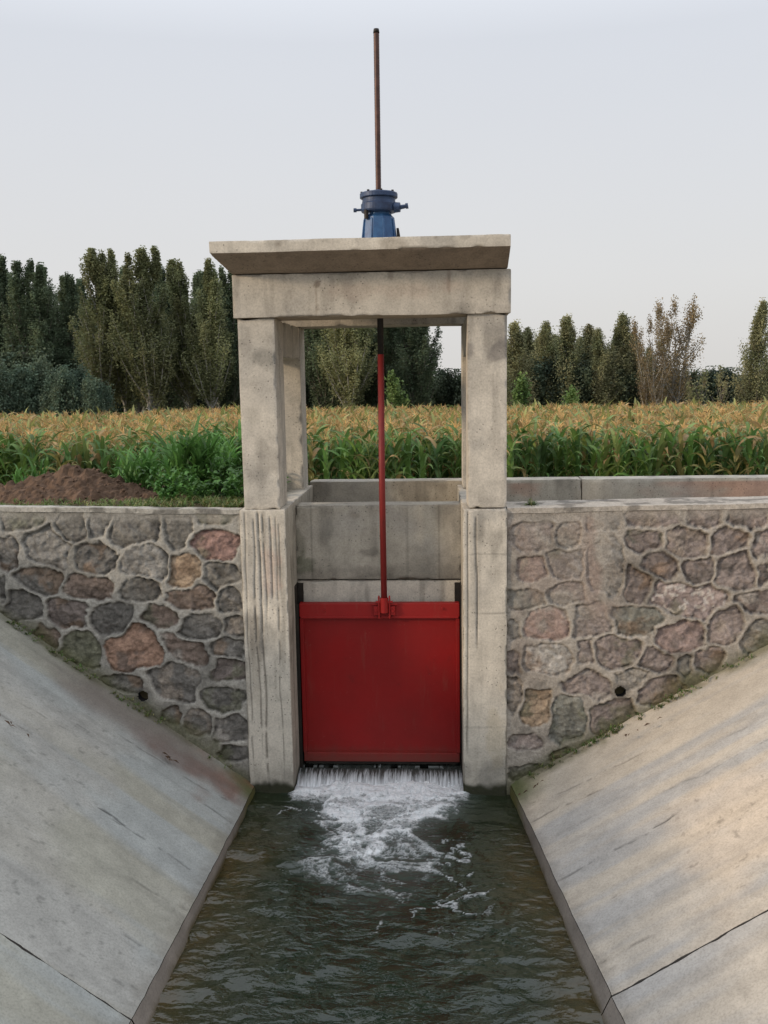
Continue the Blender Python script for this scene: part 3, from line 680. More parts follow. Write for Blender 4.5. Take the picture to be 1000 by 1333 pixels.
# ------------------------------------------------------------------ water
def mat_water():
    t = NT('channel_water'); c = t.coord()
    a = t.n('Attribute'); a.attribute_name = 'col'      # r = foam, g = amber shallows, b = churn
    sep = t.n('SeparateColor'); t.l(a.outputs['Color'], sep.inputs[0])
    foam, amber, churn = sep.outputs
    n1 = t.noise(t.coord((1, 2.0, 1)), 6.5, 2.0, .45, .5); n2 = t.noise(t.coord((1, 1.8, 1)), 24, 2, .5, .8); n3 = t.noise(c, 60, 4, .7)
    body = t.mix((.009, .018, .010), (.075, .046, .012), amber)
    body = t.mix(body, (.024, .032, .018), t.ramp(n1, [(.35, 0.0), (.7, .6)]))
    body = t.mix(body, (.16, .19, .18), t.math('MULTIPLY', churn, .8))
    brk = t.ramp(t.math('ADD', t.math('MULTIPLY', n3, .5), t.math('MULTIPLY', n2, .5)), [(.36, 0.0), (.60, 1.0)])
    ff = t.math('MULTIPLY', foam, t.math('ADD', t.math('MULTIPLY', brk, .75), t.math('MULTIPLY', foam, .5)))
    ff = t.math('MULTIPLY', ff, t.math('ADD', t.math('MULTIPLY', t.noise(t.coord((2.0, 1.1, 1)), 11, 5, .7, 1.5), 1.5), .25))
    ff = t.ramp(ff, [(.08, 0.0), (.30, .45), (.60, 1.0)])
    fs = t.noise(t.coord((2.4, .9, 1)), 9, 6, .7, 1.2)
    fcol = t.ramp(t.math('ADD', t.math('MULTIPLY', fs, .75), t.math('MULTIPLY', n3, .25)), [(.30, (.42, .47, .46)), (.43, (.78, .82, .83)), (.56, (.97, .98, .98))])
    x = t.mix(body, fcol, ff)
    rough = t.ramp(ff, [(0.0, .045), (.5, .55)])
    pat = t.ramp(t.noise(c, 1.7, 3, .5, .6), [(.38, .25), (.62, 1.0)])
    h = t.math('MULTIPLY', t.math('ADD', t.math('MULTIPLY', n1, 1.0), t.math('MULTIPLY', n2, .20)), pat)
    h = t.math('ADD', h, t.math('MULTIPLY', t.math('MULTIPLY', n3, ff), .6))
    t.set(x, rough, t.bump(h, 1.0, .045), 0, 1.0); t.p.inputs['IOR'].default_value = 1.33
    return t.m
M_WATER = mat_water()
st = .014
xs = np.arange(-1.75, 1.15, st); ys = np.concatenate([np.arange(-4, 3.6, .06), np.arange(3.6, 7.96, st)])
X, Y = np.meshgrid(xs, ys, indexing='ij'); Pn = np.stack([X, Y, X * 0], -1)
wpx = (fbm(Pn, 2.3, 4, 3) - .5) * .55; wpy = (fbm(Pn, 2.3, 4, 13) - .5) * .55
Xq, Yq = X + wpx, Y + wpy
cx = -.50 + .02 * np.sin(Y * 3)
hw = np.interp(Y, [5.3, 6.0, 6.3, 6.7, 7.2, 7.6, 7.9], [.08, .36, .50, .54, .66, .84, .82])
q = np.abs(Xq - cx) / hw
dens = np.interp(Yq, [5.2, 5.8, 6.2, 6.6, 7.0, 7.4, 7.9], [0, .08, .28, .50, .72, .95, 1.0])
env = sst(1.12, .55, q) * dens
rid = 1 - np.abs(fbm(np.stack([Xq * 1.0, Yq * 1.5, X * 0], -1), 3.4, 5, 7) - .5) * 2
rid2 = 1 - np.abs(fbm(np.stack([Xq, Yq * 1.3, X * 0], -1), 7.5, 4, 17) - .5) * 2
fil = sst(.80, .97, rid) * .8 + sst(.86, .98, rid2) * .6
foam = env * (.16 + .95 * fil) + sst(.45, 1.0, env) * .55 * fbm(np.stack([Xq, Yq * .5, X * 0], -1), 6, 4, 5) * 1.5
# drifting lace of foam outside the main plume
lace = (sst(.93, .985, rid) * .9) * sst(5.2, 6.1, Yq) * sst(1.15, .7, np.abs(X + .5)) * sst(.44, .56, fbm(Pn, 1.8, 3, 29)) * sst(1.55, .9, q * hw / .8)
foam = np.maximum(foam, lace * .6)
foam = np.maximum(foam, sst(7.40, 7.62, Y + (fbm(Pn, 9, 3, 8) - .5) * .12) * sst(-1.34, -1.24, X) * sst(.31, .21, X) * 1.0)
foam = np.clip(foam, 0, 1)
churn = np.clip(sst(1.25, .5, q) * np.interp(Y, [5.6, 6.4, 7.2, 7.8], [0, .25, .7, .9]), 0, 1)
shl = np.minimum(X + 1.62 + .02, (.64 + .36 * (7.62 - Y) / 3.0) - X)
amb = (1 - .8 * sst(6.3, 7.3, Y)) * np.clip(sst(.62, .0, shl + (fbm(Pn, 2, 4, 31) - .5) * .5), 0, 1) * .65
H = (fbm(np.stack([X + wpx * .3, Y * 1.9, X * 0], -1), 3.6, 5, 41) - .5) * (.048 * (.4 + 1.2 * sst(.4, .62, fbm(Pn, 1.1, 2, 90))) + .06 * churn) + foam * .045 * fbm(Pn, 11, 4, 5)
a, b = X.shape; ids = np.arange(a * b).reshape(a, b)
q4 = np.stack([ids[:-1, :-1], ids[1:, :-1], ids[1:, 1:], ids[:-1, 1:]], -1).reshape(-1, 4)
wc = np.stack([foam, amb, churn], -1).reshape(-1, 3)
o = link('water', mesh_np('water', np.stack([X, Y, H], -1).reshape(-1, 3), q4, True, wc), M_WATER); o['kind'] = 'structure'
# falling sheet under the gate
def mat_fall():
    t = NT('falling_water'); a = t.n('Attribute'); a.attribute_name = 'col'
    n1 = t.noise(t.coord((22, 1.6, 1.6)), 2.2, 5, .7); n2 = t.noise(t.coord((70, 4, 4)), 1.6, 4, .7)
    sep = t.n('SeparateColor'); t.l(a.outputs['Color'], sep.inputs[0])
    k = t.math('ADD', t.math('MULTIPLY', n1, .7), t.math('MULTIPLY', n2, .4))
    k = t.math('ADD', k, t.math('MULTIPLY', sep.outputs[0], .48)); k = t.math('SUBTRACT', k, .03)
    w = t.ramp(k, [(.62, 0.0), (.98, .9)])
    x = t.mix((.04, .045, .04), (.80, .83, .85), w)
    return t.set(x, t.ramp(w, [(0.0, .15), (.6, .5)]), t.bump(k, .3, .01), 0, .5)
xs = np.arange(-1.258, .219, .006); ts = np.linspace(0, 1, 34)
X, T = np.meshgrid(xs, ts, indexing='ij')
Pn = np.stack([X * 9, T * .9, X * 0], -1); nn = fbm(Pn, 1.4, 4, 2); n3 = fbm(np.stack([X * 30, T * 1.5, X * 0], -1), 1, 3, 5)
lip = .085
Yw = 7.955 - .33 * np.clip(T - .08, 0, 1) - .06 * (nn - .5) * T - .03 * (n3 - .5) * T
Zw = lip - .115 * np.clip((T - .10) / .9, 0, 1) ** 1.8 + (n3 - .5) * .012 * T
Yw = np.where(T < .001, 8.05, Yw)
a, b = X.shape; ids = np.arange(a * b).reshape(a, b)
q4 = np.stack([ids[:-1, :-1], ids[1:, :-1], ids[1:, 1:], ids[:-1, 1:]], -1).reshape(-1, 4)
fc = np.stack([T, T, T], -1).reshape(-1, 3)
o = link('water_fall', mesh_np('water_fall', np.stack([X, Yw, Zw], -1).reshape(-1, 3), q4, True, fc), mat_fall()); o['kind'] = 'structure'
# spray droplets
mb = MB(); rr = random.Random(4)
for k in range(110):
    x = rr.uniform(-1.24, .2); z = abs(rr.gauss(0, .035)) + .01; y = 7.68 - rr.random() * .16; r_ = rr.uniform(.0015, .005)
    b0 = len(mb.v)
    for d in ((1, 0, 0), (-1, 0, 0), (0, 1, 0), (0, -1, 0), (0, 0, 1.4), (0, 0, -1.4)): mb.v.append((x + d[0] * r_, y + d[1] * r_, z + d[2] * r_))
    for f in ((0, 2, 4), (2, 1, 4), (1, 3, 4), (3, 0, 4), (2, 0, 5), (1, 2, 5), (3, 1, 5), (0, 3, 5)): mb.f.append(tuple(b0 + i for i in f))
M_SPRAY = mat_plain('spray', (.7, .73, .75), (.85, .87, .88), 5, .3)
tag(mb.build('water_spray', M_SPRAY), 'white spray droplets thrown up at the foot of the falling water', 'spray', kind='stuff')
# ------------------------------------------------------------------ plants
def mat_leaf(name, c1, c2, c3=None, nscale=.9, trans=.35, attr=False):
    t = NT(name); oi = t.n('ObjectInfo'); g = t.n('NewGeometry')
    n = t.noise(g.outputs['Position'], nscale, 4, .6)
    x = t.ramp(n, [(.36, c1), (.64, c2)])
    if c3: x = t.mix(x, c3, t.ramp(t.noise(g.outputs['Position'], nscale * 3.1, 3, .6), [(.55, 0.0), (.72, .6)]))
    if attr:
        a = t.n('Attribute'); a.attribute_name = 'col'; x = t.mix(x, a.outputs['Color'], 1.0, 'MULTIPLY')
    k = t.math('ADD', t.math('MULTIPLY', oi.outputs['Random'], .4), .8)
    cb = t.n('CombineColor'); [t.l(k, cb.inputs[i]) for i in range(3)]
    x = t.mix(x, cb.outputs[0], 1.0, 'MULTIPLY')
    t.set(x, .6, spec=.25)
    tr = t.n('BsdfTranslucent'); t.l(x, tr.inputs[0]); ms = t.n('MixShader'); ms.inputs[0].default_value = trans
    t.l(t.p.outputs[0], ms.inputs[1]); t.l(tr.outputs[0], ms.inputs[2]); t.l(ms.outputs[0], t.out.inputs[0])
    return t.m
M_BARK = mat_plain('bark', (.10, .085, .065), (.22, .20, .17), 6, .9, .5, .02, stretch=(1, 1, .3))
M_BARKP = mat_plain('pale_bark', (.26, .25, .22), (.42, .40, .36), 6, .9, .5, .02, stretch=(1, 1, .3))

def leaves_np(cent, size, rng, aspect=1.0, droop=0.0):
    """one quad per centre, random orientation"""
    n = len(cent)
    a = rng.normal(size=(n, 3)); a /= np.linalg.norm(a, axis=1)[:, None]
    b = rng.normal(size=(n, 3)); b -= (b * a).sum(1)[:, None] * a; b /= np.linalg.norm(b, axis=1)[:, None]
    a[:, 2] *= .8
    s = size * rng.uniform(.6, 1.25, n)[:, None]
    a = a * s; b = b * s * aspect
    V = np.stack([cent - a, cent - b * .8 , cent + a, cent + b * .8], 1).reshape(-1, 3)
    F = np.arange(4 * n).reshape(n, 4)
    return V, F

def make_tree(kind, label, cat, mat, H, crown_r, base, seed, nb=90, per=70, sig=.20, leaf=.085, rise=(55, 75), top=1.0, trunk_r=.11, bark=None, lean=0.0, multi=1, sparse=0.0, spread=.16, taper=.85):
    rng = np.random.RandomState(seed); rr = random.Random(seed)
    root = empty(kind, (0, 0, 0)); tag(root, label, cat)
    tb = MB(); cents = []; cols = []
    def trunk_pt(t, k=0):
        w = .12 * math.sin(t * 5 + seed) * t
        return Vector((w + lean * t * t * H * .2 + (k * spread * t * H if multi > 1 else 0), .10 * math.cos(t * 4 + seed * 2) * t, t * H))
    for k in range(multi):
        kk = k - (multi - 1) / 2
        tb.tube([trunk_pt(t, kk) for t in np.linspace(0, .97 if multi == 1 else .9, 9)], [trunk_r * (1 - .93 * t) * (1 if multi == 1 else .7) for t in np.linspace(0, 1, 9)], 7)
    for i in range(nb):
        kk = rr.randrange(multi) - (multi - 1) / 2
        t = base + (1 - base) * ((i + rr.random()) / nb) ** .9
        if rr.random() < sparse: continue
        s = (t - base) / (1 - base)
        prof = (min(1, s / .25 + .5)) * (1 - max(0, s - .30) / .70) ** taper + .05
        prof *= .70 + .60 * float(vnoise(np.array([[s * 7 + seed, (math.sin(seed + i * 2.4) + 1) * 1.5, 0.3]]))[0])
        prof *= rr.uniform(.35, 1.5)
        ang = math.radians(rr.uniform(*rise)); az = rr.random() * 6.283
        L = min(crown_r * prof / max(math.cos(ang), .25), H * .30)
        p0 = trunk_pt(t * .97, kk); d = Vector((math.cos(az) * math.cos(ang), math.sin(az) * math.cos(ang), math.sin(ang)))
        p0 = p0 - Vector((0, 0, L * math.sin(ang) * .45)) if t > .3 else p0
        p0.z = max(p0.z, base * H * .9)
        for _ in range(4):          # keep the top of the crown pointed
            tipz = (p0.z + L * math.sin(ang)) / H
            allow = crown_r * 1.15 * (1 - min(max((tipz - .50) / .52, 0), 1)) ** .9 + .06
            if L * math.cos(ang) > allow or tipz > 1.02: L *= .80
        p1 = p0 + d * L * .55 + Vector((0, 0, -.04 * L)); p2 = p0 + d * L + Vector((0, 0, .08 * L))
        tb.tube([p0, p1, p2], [.030 * L ** .5, .018 * L ** .5, .004], 4, cap=False)
        shade = rr.uniform(.72, 1.28)
        nc = max(2, int(3 + L * 1.6))
        for j in range(nc):
            u = .30 + .75 * (j + rr.random()) / nc
            c = np.array(p0 + (p1 - p0) * min(u / .55, 1) + (p2 - p1) * max(0, (u - .55) / .45))
            nl = int(per * rr.uniform(.5, 1.3) / nc * 2)
            cents.append(c + np.clip(rng.normal(size=(nl, 3)), -1.7, 1.7) * sig * np.array([.8, .8, 1.9]) * rr.uniform(.6, 1.25) * (1 - .45 * s))
            cols.append(np.full(nl, shade * rr.uniform(.85, 1.15)))
    cents = np.concatenate(cents); cols = np.concatenate(cols)
    V, F = leaves_np(cents, leaf, rng)
    C = np.repeat(cols, 4)[:, None] * np.ones((1, 3))
    link('crown', mesh_np('crown', V, F, False, C), mat, root)
    tb.build('trunk', bark or M_BARK, root, smooth=True)
    return root

M_POPD = mat_leaf('dark_poplar_leaves', (.095, .135, .080), (.155, .20, .115), (.20, .22, .11), .35, .42, True)  # tree greens below lightened and dulled: distance haze painted into leaf colours
M_POPO = mat_leaf('olive_poplar_leaves', (.14, .165, .080), (.25, .26, .13), (.31, .29, .14), .35, .42, True)
M_POPB = mat_leaf('brownish_tree_leaves', (.14, .16, .08), (.26, .25, .13), (.30, .24, .13), .5, .3, True)
M_RED_T = mat_leaf('reddish_tree_leaves', (.22, .17, .10), (.34, .26, .14), (.20, .22, .10), .5, .3, True)
M_WIL = mat_leaf('grey_green_shrub_leaves', (.075, .12, .085), (.14, .185, .12), (.18, .20, .11), .6, .3, True)
M_LIT = mat_leaf('light_green_leaves', (.10, .17, .05), (.17, .24, .08), None, .8, .35, True)
M_UND = mat_leaf('dark_undergrowth_leaves', (.05, .075, .05), (.095, .12, .07), (.13, .13, .07), .6, .2, True)

CAMZ = 3.6
P_dark = [make_tree('poplar_tree', '', 'tree', M_POPD, 10, [1.2, 1.5, 1.0][i], .10, 11 + i, lean=[0, .03, -.03][i],  nb=130, per=260, leaf=.050, sig=.17, rise=(60, 80), bark=M_BARK, sparse=.12, multi=[3, 2, 1][i], spread=.055, taper=1.15) for i in range(3)]
P_oliv = [make_tree('poplar_tree', '', 'tree', M_POPO, 10, [1.5, 1.2, 1.35][i], .15, 31 + i, lean=[.03, -.03, .02][i],  nb=125, per=240, leaf=.050, sig=.17, rise=(60, 80), bark=M_BARKP, sparse=.20, multi=[2, 1, 3][i], spread=.06, taper=1.15) for i in range(3)]
P_bush = [make_tree('bushy_tree', '', 'tree', M_POPB, 6.5, 1.25, .05, 51 + i, nb=90, per=170, leaf=.045, rise=(40, 72), sparse=.15, sig=.22) for i in range(3)]
P_red = [make_tree('reddish_tree', '', 'tree', M_RED_T, 7.0, 1.3, .10, 71, nb=80, per=75, leaf=.045, rise=(45, 80), bark=M_BARKP, multi=3, sig=.22)]
P_shr = [make_tree('willow_shrub', '', 'shrub', M_WIL, 3.2, 1.7, .02, 81 + i, nb=70, per=190, leaf=.045, rise=(15, 70), trunk_r=.06, sig=.24, multi=3) for i in range(2)]
P_und = [make_tree('undergrowth_bush', '', 'bush', M_UND, 2.9, 1.9, .02, 91 + i, nb=60, per=190, leaf=.055, rise=(10, 65), trunk_r=.06, sig=.28, multi=3) for i in range(2)]
P_lit = [make_tree('young_tree', '', 'tree', M_LIT, 3.4, .8, .12, 95, nb=44, per=46, leaf=.07, rise=(35, 70), trunk_r=.04, sig=.17)]
P_thin = [make_tree('sparse_tree', '', 'tree', M_POPB, 4.0, .8, .12, 97, nb=34, per=14, leaf=.06, rise=(45, 75), trunk_r=.045, sig=.2)]
_used = set()
def plant(protos, k, px_x, Y, h, label, group, wide=1.0, rz=None, zb=.4, natural=1.0):
    src = protos[k % len(protos)]
    key = src.name
    o = src if key not in _used else copy_tree(src)
    _used.add(key)
    o.location = (px_x, Y, zb - .05)
    if natural == 10: h *= 1.045
    if natural == 6.5: h *= 1.03
    o.scale = (h / natural * wide, h / natural * wide, h / natural)
    o.scale[0] *= 1 + .14 * math.sin(px_x * 5.1)
    o.rotation_euler = (.03 * math.sin(px_x * 3.3), .03 * math.cos(px_x * 4.1), rz if rz is not None else (px_x * 7.3) % 6.28)
    o['label'] = label; o['group'] = group
    return o
def wx(px, Y):      # metres to the right of the camera axis for a bearing read off the site sketch
    return (px - 566) / 1200 * Y
def ztop(py, px, Y): return CAMZ + (491 + (566 - px) * .016 - py) / 1200 * Y
# tall row left of the portal: (bearing, top, Y, olive?, shape, label)
row = [(-34, 350, 50, 0, 0, 'tall dark poplar cut off by the left edge of the photo, first of the row'),
       (8, 343, 52, 0, 1, 'tall dark poplar second from the left edge, rounded top'),
       (41, 352, 50, 0, 0, 'tall dark poplar third from the left edge, above the grey willow shrubs'),
       (66, 356, 54, 0, 1, 'slender dark poplar fourth from the left edge'),
       (88, 368, 51, 0, 0, 'lower dark poplar just left of the olive poplars, fifth from the left'),
       (130, 337, 47, 1, 0, 'broad olive green poplar with pale trunk, leftmost of the olive ones'),
       (160, 338, 48, 1, 1, 'tall olive poplar with pale bare lower trunk, second of the olive ones'),
       (195, 336, 47, 1, 2, 'tallest olive poplar in the middle of the left tree row'),
       (216, 358, 53, 0, 1, 'thin dark poplar tucked behind the tallest olive poplar'),
       (248, 349, 49, 1, 0, 'olive poplar with twin pointed top, second left of the concrete column'),
       (274, 350, 48, 1, 1, 'olive poplar next to the left concrete column, white lower trunk'),
       (298, 362, 50, 0, 0, 'dark poplar half hidden by the left concrete column'),
       (345, 385, 52, 0, 1, 'dark poplar hidden mostly behind the left columns'),
       (392, 380, 50, 0, 0, 'dark tree seen just right of the rear left column, inside the portal'),
       (424, 372, 48, 0, 1, 'dense dark poplar inside the portal, second from its left side'),
       (452, 366, 46, 1, 2, 'poplar with a pale bare trunk framed by the portal'),
       (482, 370, 50, 0, 0, 'dark tree just left of the red rod, inside the portal'),
       (515, 378, 49, 0, 1, 'dark tree just right of the red rod, inside the portal'),
       (546, 392, 47, 0, 0, 'dark rounded tree next to the sky gap inside the portal')]
for (px, py, Y, ol, k, lab) in row:
    H = ztop(py, px, Y) - .4
    plant(P_oliv if ol else P_dark, k, wx(px, Y), Y, H, lab, 'trees in the tall row behind the corn field', natural=10, wide=1.1 if px < 330 else 1.3)
rrow = [(640, 436, 50, 0, 'bushy tree partly behind the right concrete column'), (668, 428, 47, 1, 'slim bushy tree next to the right concrete column'), (684, 434, 50, 2, 'second bushy tree right of the concrete column'),
        (708, 428, 49, 0, 'bushy tree with flat top, third right of the column'), (732, 421, 48, 1, 'tallest of the bushy trees in the middle of the right clump'),
        (757, 430, 50, 2, 'bushy tree with a rounded crown in the right clump'), (779, 436, 48, 0, 'lower bushy tree in the right clump'),
        (803, 419, 49, 1, 'pointed bushy tree standing over the right clump'), (822, 440, 50, 2, 'bushy tree just left of the reddish trees')]
for (px, py, Y, k, lab) in rrow:
    H = ztop(py, px, Y) - .4
    plant(P_bush, k, wx(px, Y), Y, H, lab, 'bushy trees in the right clump', natural=6.5, wide=1.05)
plant(P_red, 0, wx(845, 46), 46, ztop(418, 845, 46) - .4, 'sparse reddish tree at the right end of the clump, shorter one', 'reddish thinning trees', natural=7)
plant(P_red, 0, wx(866, 47), 47, ztop(396, 866, 47) - .4, 'tallest reddish thinning tree with bare twigs against the sky', 'reddish thinning trees', natural=7, rz=2.2)
plant(P_bush, 1, wx(970, 46), 46, ztop(404, 974, 46) - .4, 'tall lone bushy tree near the right edge of the photo', 'trees near the right edge', natural=6.5, wide=.85)
plant(P_bush, 2, wx(1004, 47), 47, ztop(440, 1004, 47) - .4, 'lower bushy tree cut off by the right edge', 'trees near the right edge', natural=6.5, wide=1.0)
for i, (px, py, Y) in enumerate([(1050, 425, 48), (1090, 415, 50)]):
    plant(P_bush, i, wx(px, Y), Y, ztop(py, px, Y) - .4, 'bushy tree beyond the right edge of the photo', 'trees near the right edge', natural=6.5)
for i, (px, py, lab) in enumerate([(905, 484, 'thin sparse young tree in the gap at the right, left one'), (927, 478, 'thin sparse young tree in the gap at the right, right one'), (892, 496, 'short sparse sapling beside the reddish trees')]):
    plant(P_thin, 0, wx(px, 45), 45, ztop(py, px, 45) - .4, lab, 'sparse saplings at the right', natural=4, rz=i * 2.0)
for i, (px, py, lab) in enumerate([(513, 488, 'light green young tree seen through the portal just right of the rod'), (676, 490, 'light green young tree beside the right concrete column'), (742, 505, 'low light green bush in front of the right clump')]):
    plant(P_lit, 0, wx(px, 42), 42, ztop(py, px, 42) - .4, lab, 'light green young trees', natural=3.4, rz=i * 1.7, wide=1.0)
for i, (px, py) in enumerate([(-10, 372), (26, 366), (55, 374), (100, 385), (115, 372), (145, 362), (178, 360), (205, 372), (232, 374), (262, 366), (286, 372), (318, 380), (370, 392), (408, 388), (440, 386), (470, 388), (500, 392), (530, 398)]):
    plant(P_dark, i, wx(px, 60), 60, ztop(py, px, 60) - .4, 'dark poplar of the second row filling the gaps behind the front row', 'poplars of the second row behind', natural=10, wide=1.15, rz=i * 1.3)
for i, (px, py) in enumerate([(655, 446), (697, 445), (722, 442), (746, 446), (768, 448), (792, 446), (812, 444), (836, 458)]):
    plant(P_bush, i, wx(px, 58), 58, ztop(py, px, 58) - .4, 'bushy tree of the second row filling the gaps of the right clump', 'bushy trees of the second row behind', natural=6.5, wide=1.15, rz=i * 1.3)
sh = [(-20, 478, 41, 'grey green willow shrub cut off by the left edge'), (14, 484, 42, 'grey green willow shrub first from the left edge'), (44, 476, 43, 'grey green willow shrub, tallest of the feathery clump'),
      (72, 488, 41, 'feathery grey green shrub, fourth of the clump on the left'), (98, 486, 42, 'feathery grey green shrub second from the right of the clump'), (118, 500, 41, 'small grey green shrub at the right end of the feathery clump')]
for i, (px, py, Y, lab) in enumerate(sh):
    plant(P_shr, i, wx(px, Y), Y, ztop(py, px, Y) - .4, lab, 'grey green willow shrubs at the left', natural=3.2, wide=.85)
ub = [(-20, 470, 50), (30, 470, 49), (80, 480, 50), (150, 512, 54), (205, 515, 55), (260, 514, 56), (310, 508, 52), (350, 505, 50), (395, 500, 52), (430, 510, 50), (475, 500, 51), (505, 510, 49), (535, 498, 48), (560, 500, 52), (583, 489, 50), (604, 492, 49), (630, 480, 50),
      (660, 470, 51), (690, 476, 49), (715, 472, 51), (738, 480, 48), (762, 470, 50), (786, 478, 49), (808, 476, 51), (834, 486, 49), (858, 492, 51), (885, 490, 50), (912, 489, 53), (938, 487, 52), (960, 498, 49), (985, 494, 48), (1010, 490, 50), (1045, 490, 50)]
def side_of(px):
    return 'under the tall poplars on the left' if px < 330 else 'seen through the portal' if px < 600 else 'under the bushy trees right of the portal' if px < 870 else 'under the sky gap and lone tree at the right'
for i, (px, py, Y) in enumerate(ub):
    plant(P_und, i, wx(px, Y), Y, ztop(py, px, Y) - .4, 'low dark bush ' + side_of(px), 'low dark bushes ' + side_of(px), natural=2.9, wide=1.0)

# corn ---------------------------------------------------------------------
def blade(V, F, C, p0, az, L, w, rise, droop, col, rng, seg=7, twist=0.4):
    b = len(V); d = np.array([math.cos(az), math.sin(az)]); n = np.array([-d[1], d[0]])
    x = z = 0.0; ang = rise
    for k in range(seg + 1):
        t = k / seg
        ww = w * (min(1, t * 5 + .35)) * (1 - t ** 2.2) + .002
        tw = twist * math.sin(t * 3)
        cx = p0[0] + d[0] * x; cy = p0[1] + d[1] * x; cz = p0[2] + z
        V.append((cx + n[0] * ww * math.cos(tw), cy + n[1] * ww * math.cos(tw), cz + ww * math.sin(tw) + ww * .3))
        V.append((cx, cy, cz))
        V.append((cx - n[0] * ww * math.cos(tw), cy - n[1] * ww * math.cos(tw), cz - ww * math.sin(tw) + ww * .3))
        c = [col[i] * (1 - .15 * t) for i in range(3)]
        C += [c, [q * 1.25 for q in c], c]
        ds = L / seg; x += math.cos(ang) * ds; z += math.sin(ang) * ds; ang -= droop * (0.4 + 1.4 * t) / seg * 1.6
    for k in range(seg):
        a = b + 3 * k
        F.append((a, a + 1, a + 4, a + 3)); F.append((a + 1, a + 2, a + 5, a + 4))
def corn_arrays(seed, H=1.68, green=(.075, .145, .045), dry=.2, seg=7, nt_=6, tl_=1.0):
    rng = random.Random(seed); V, F, C = [], [], []
    # stalk
    for k in range(7):
        z = H * k / 6; r = .013 * (1 - k / 9)
        for i in range(4):
            a = i * math.pi / 2; V.append((r * math.cos(a), r * math.sin(a), z)); C.append((.16, .19, .07))
    for k in range(6):
        for i in range(4):
            j = (i + 1) % 4; F.append((k * 4 + i, k * 4 + j, k * 4 + 4 + j, k * 4 + 4 + i))
    a0 = rng.random() * 6.28
    n = 12
    for k in range(n):
        z = H * (.12 + .84 * k / n); az = a0 + (k % 2) * math.pi + rng.gauss(0, .45)
        t = k / n
        L = rng.uniform(.62, .92) * (1 - .30 * max(0, t - .5) * 1.2); w = rng.uniform(.044, .066)
        if rng.random() < dry or k < 3:
            c = random.Random(seed * 31 + k).choice([(.34, .255, .11), (.27, .24, .09), (.32, .22, .10)]); dr = 3.0
        else:
            g = rng.uniform(.75, 1.3); y = rng.uniform(0, .5) * (.2 + .5 * t)
            c = (green[0] * g + .06 * y, green[1] * g + .02 * y, green[2] * g * (1 - .3 * y)); dr = rng.uniform(1.4, 2.6)
        blade(V, F, C, (0, 0, z), az, L, w, rng.uniform(1.05, 1.42), dr * (1 - .55 * t), c, rng, seg, rng.uniform(-.7, .7))
    nf = len(V)
    TV, TF, TC = [], [], []
    for k in range(nt_):
        az = rng.random() * 6.28; tl = (rng.uniform(.12, .20) if k else .26) * tl_; rs = rng.uniform(.7, 1.3) if k else 1.5
        g = rng.uniform(.75, 1.2); b0 = H + .0 + (.03 * k if k < 4 else .05)
        p = np.array([0, 0, b0 - .04]); d = np.array([math.cos(az) * math.cos(rs), math.sin(az) * math.cos(rs), math.sin(rs)])
        nrm = np.array([-math.sin(az), math.cos(az), 0]); q = np.cross(d, nrm)
        m = p + d * tl * .6; e = p + d * tl + np.array([0, 0, -.05 * rs])
        for vec in (nrm, q):
            bb = len(TV); w = .009
            for (pp, ww) in ((p, w * .5), (m, w), (e, w * .4)):
                TV.append(tuple(pp + vec * ww)); TV.append(tuple(pp - vec * ww)); TC += [(.46 * g, .325 * g, .155 * g)] * 2
            TF += [(bb, bb + 1, bb + 3, bb + 2), (bb + 2, bb + 3, bb + 5, bb + 4)]
    return (np.array(V), np.array(F), np.array(C)), (np.array(TV), np.array(TF), np.array(TC))
def mat_corn(name):
    t = NT(name); a = t.n('Attribute'); a.attribute_name = 'col'; oi = t.n('ObjectInfo')
    g = t.n('NewGeometry'); n = t.noise(g.outputs['Position'], 1.3, 3, .6)
    x = t.mix(a.outputs['Color'], t.ramp(n, [(.3, .68), (.7, 1.25)]), 1.0, 'MULTIPLY')
    # leaves turn yellow towards the tops
    k = t.math('ADD', t.math('MULTIPLY', oi.outputs['Random'], .5), .9)
    cb = t.n('CombineColor'); [t.l(k, cb.inputs[i]) for i in range(3)]
    x = t.mix(x, cb.outputs[0], 1.0, 'MULTIPLY')
    t.set(x, .5, spec=.3)
    tr = t.n('BsdfTranslucent'); t.l(x, tr.inputs[0]); ms = t.n('MixShader'); ms.inputs[0].default_value = .35
    t.l(t.p.outputs[0], ms.inputs[1]); t.l(tr.outputs[0], ms.inputs[2]); t.l(ms.outputs[0], t.out.inputs[0])
    return t.m
M_CORN = mat_corn('corn'); M_TAS = mat_corn('corn_tassel')
greens = [(.085, .170, .045), (.070, .145, .042), (.105, .19, .05), (.14, .185, .06), (.075, .145, .05), (.19, .185, .075)]
dryf = [.06, .10, .05, .22, .12, .5]
klab = ['deep green corn plant with tan tassel in the front rows of the field', 'dark green corn plant with broad leaves in the front rows of the field', 'fresh green corn plant with arching leaves in the front rows of the field',
        'yellowish corn plant in the front rows of the field', 'green corn plant with some dried leaves in the front rows of the field', 'mostly dried brown corn plant in the front rows of the field']
arr = [corn_arrays(100 + i, H=1.74, green=greens[i], dry=dryf[i], nt_=4, tl_=.85, ) for i in range(6)]
protoc = []
for i, (lf, ts) in enumerate(arr):
    r_ = empty('corn_plant', (0, 0, 0))
    link('stalk_and_leaves', mesh_np('corn_leaves', lf[0], lf[1], True, lf[2]), M_CORN, r_)
    link('tassel', mesh_np('corn_tassel', ts[0], ts[1], False, ts[2]), M_TAS, r_)
    tag(r_, klab[i], 'corn plant', 'corn plants: ' + klab[i]); protoc.append(r_)
rr = random.Random(21)
def field_front(x):       # the near edge of the corn, a little closer at the left
    return 21.5 + .35 * math.sin(x * .9) + .25 * math.sin(x * 2.3 + 1)
pos = []
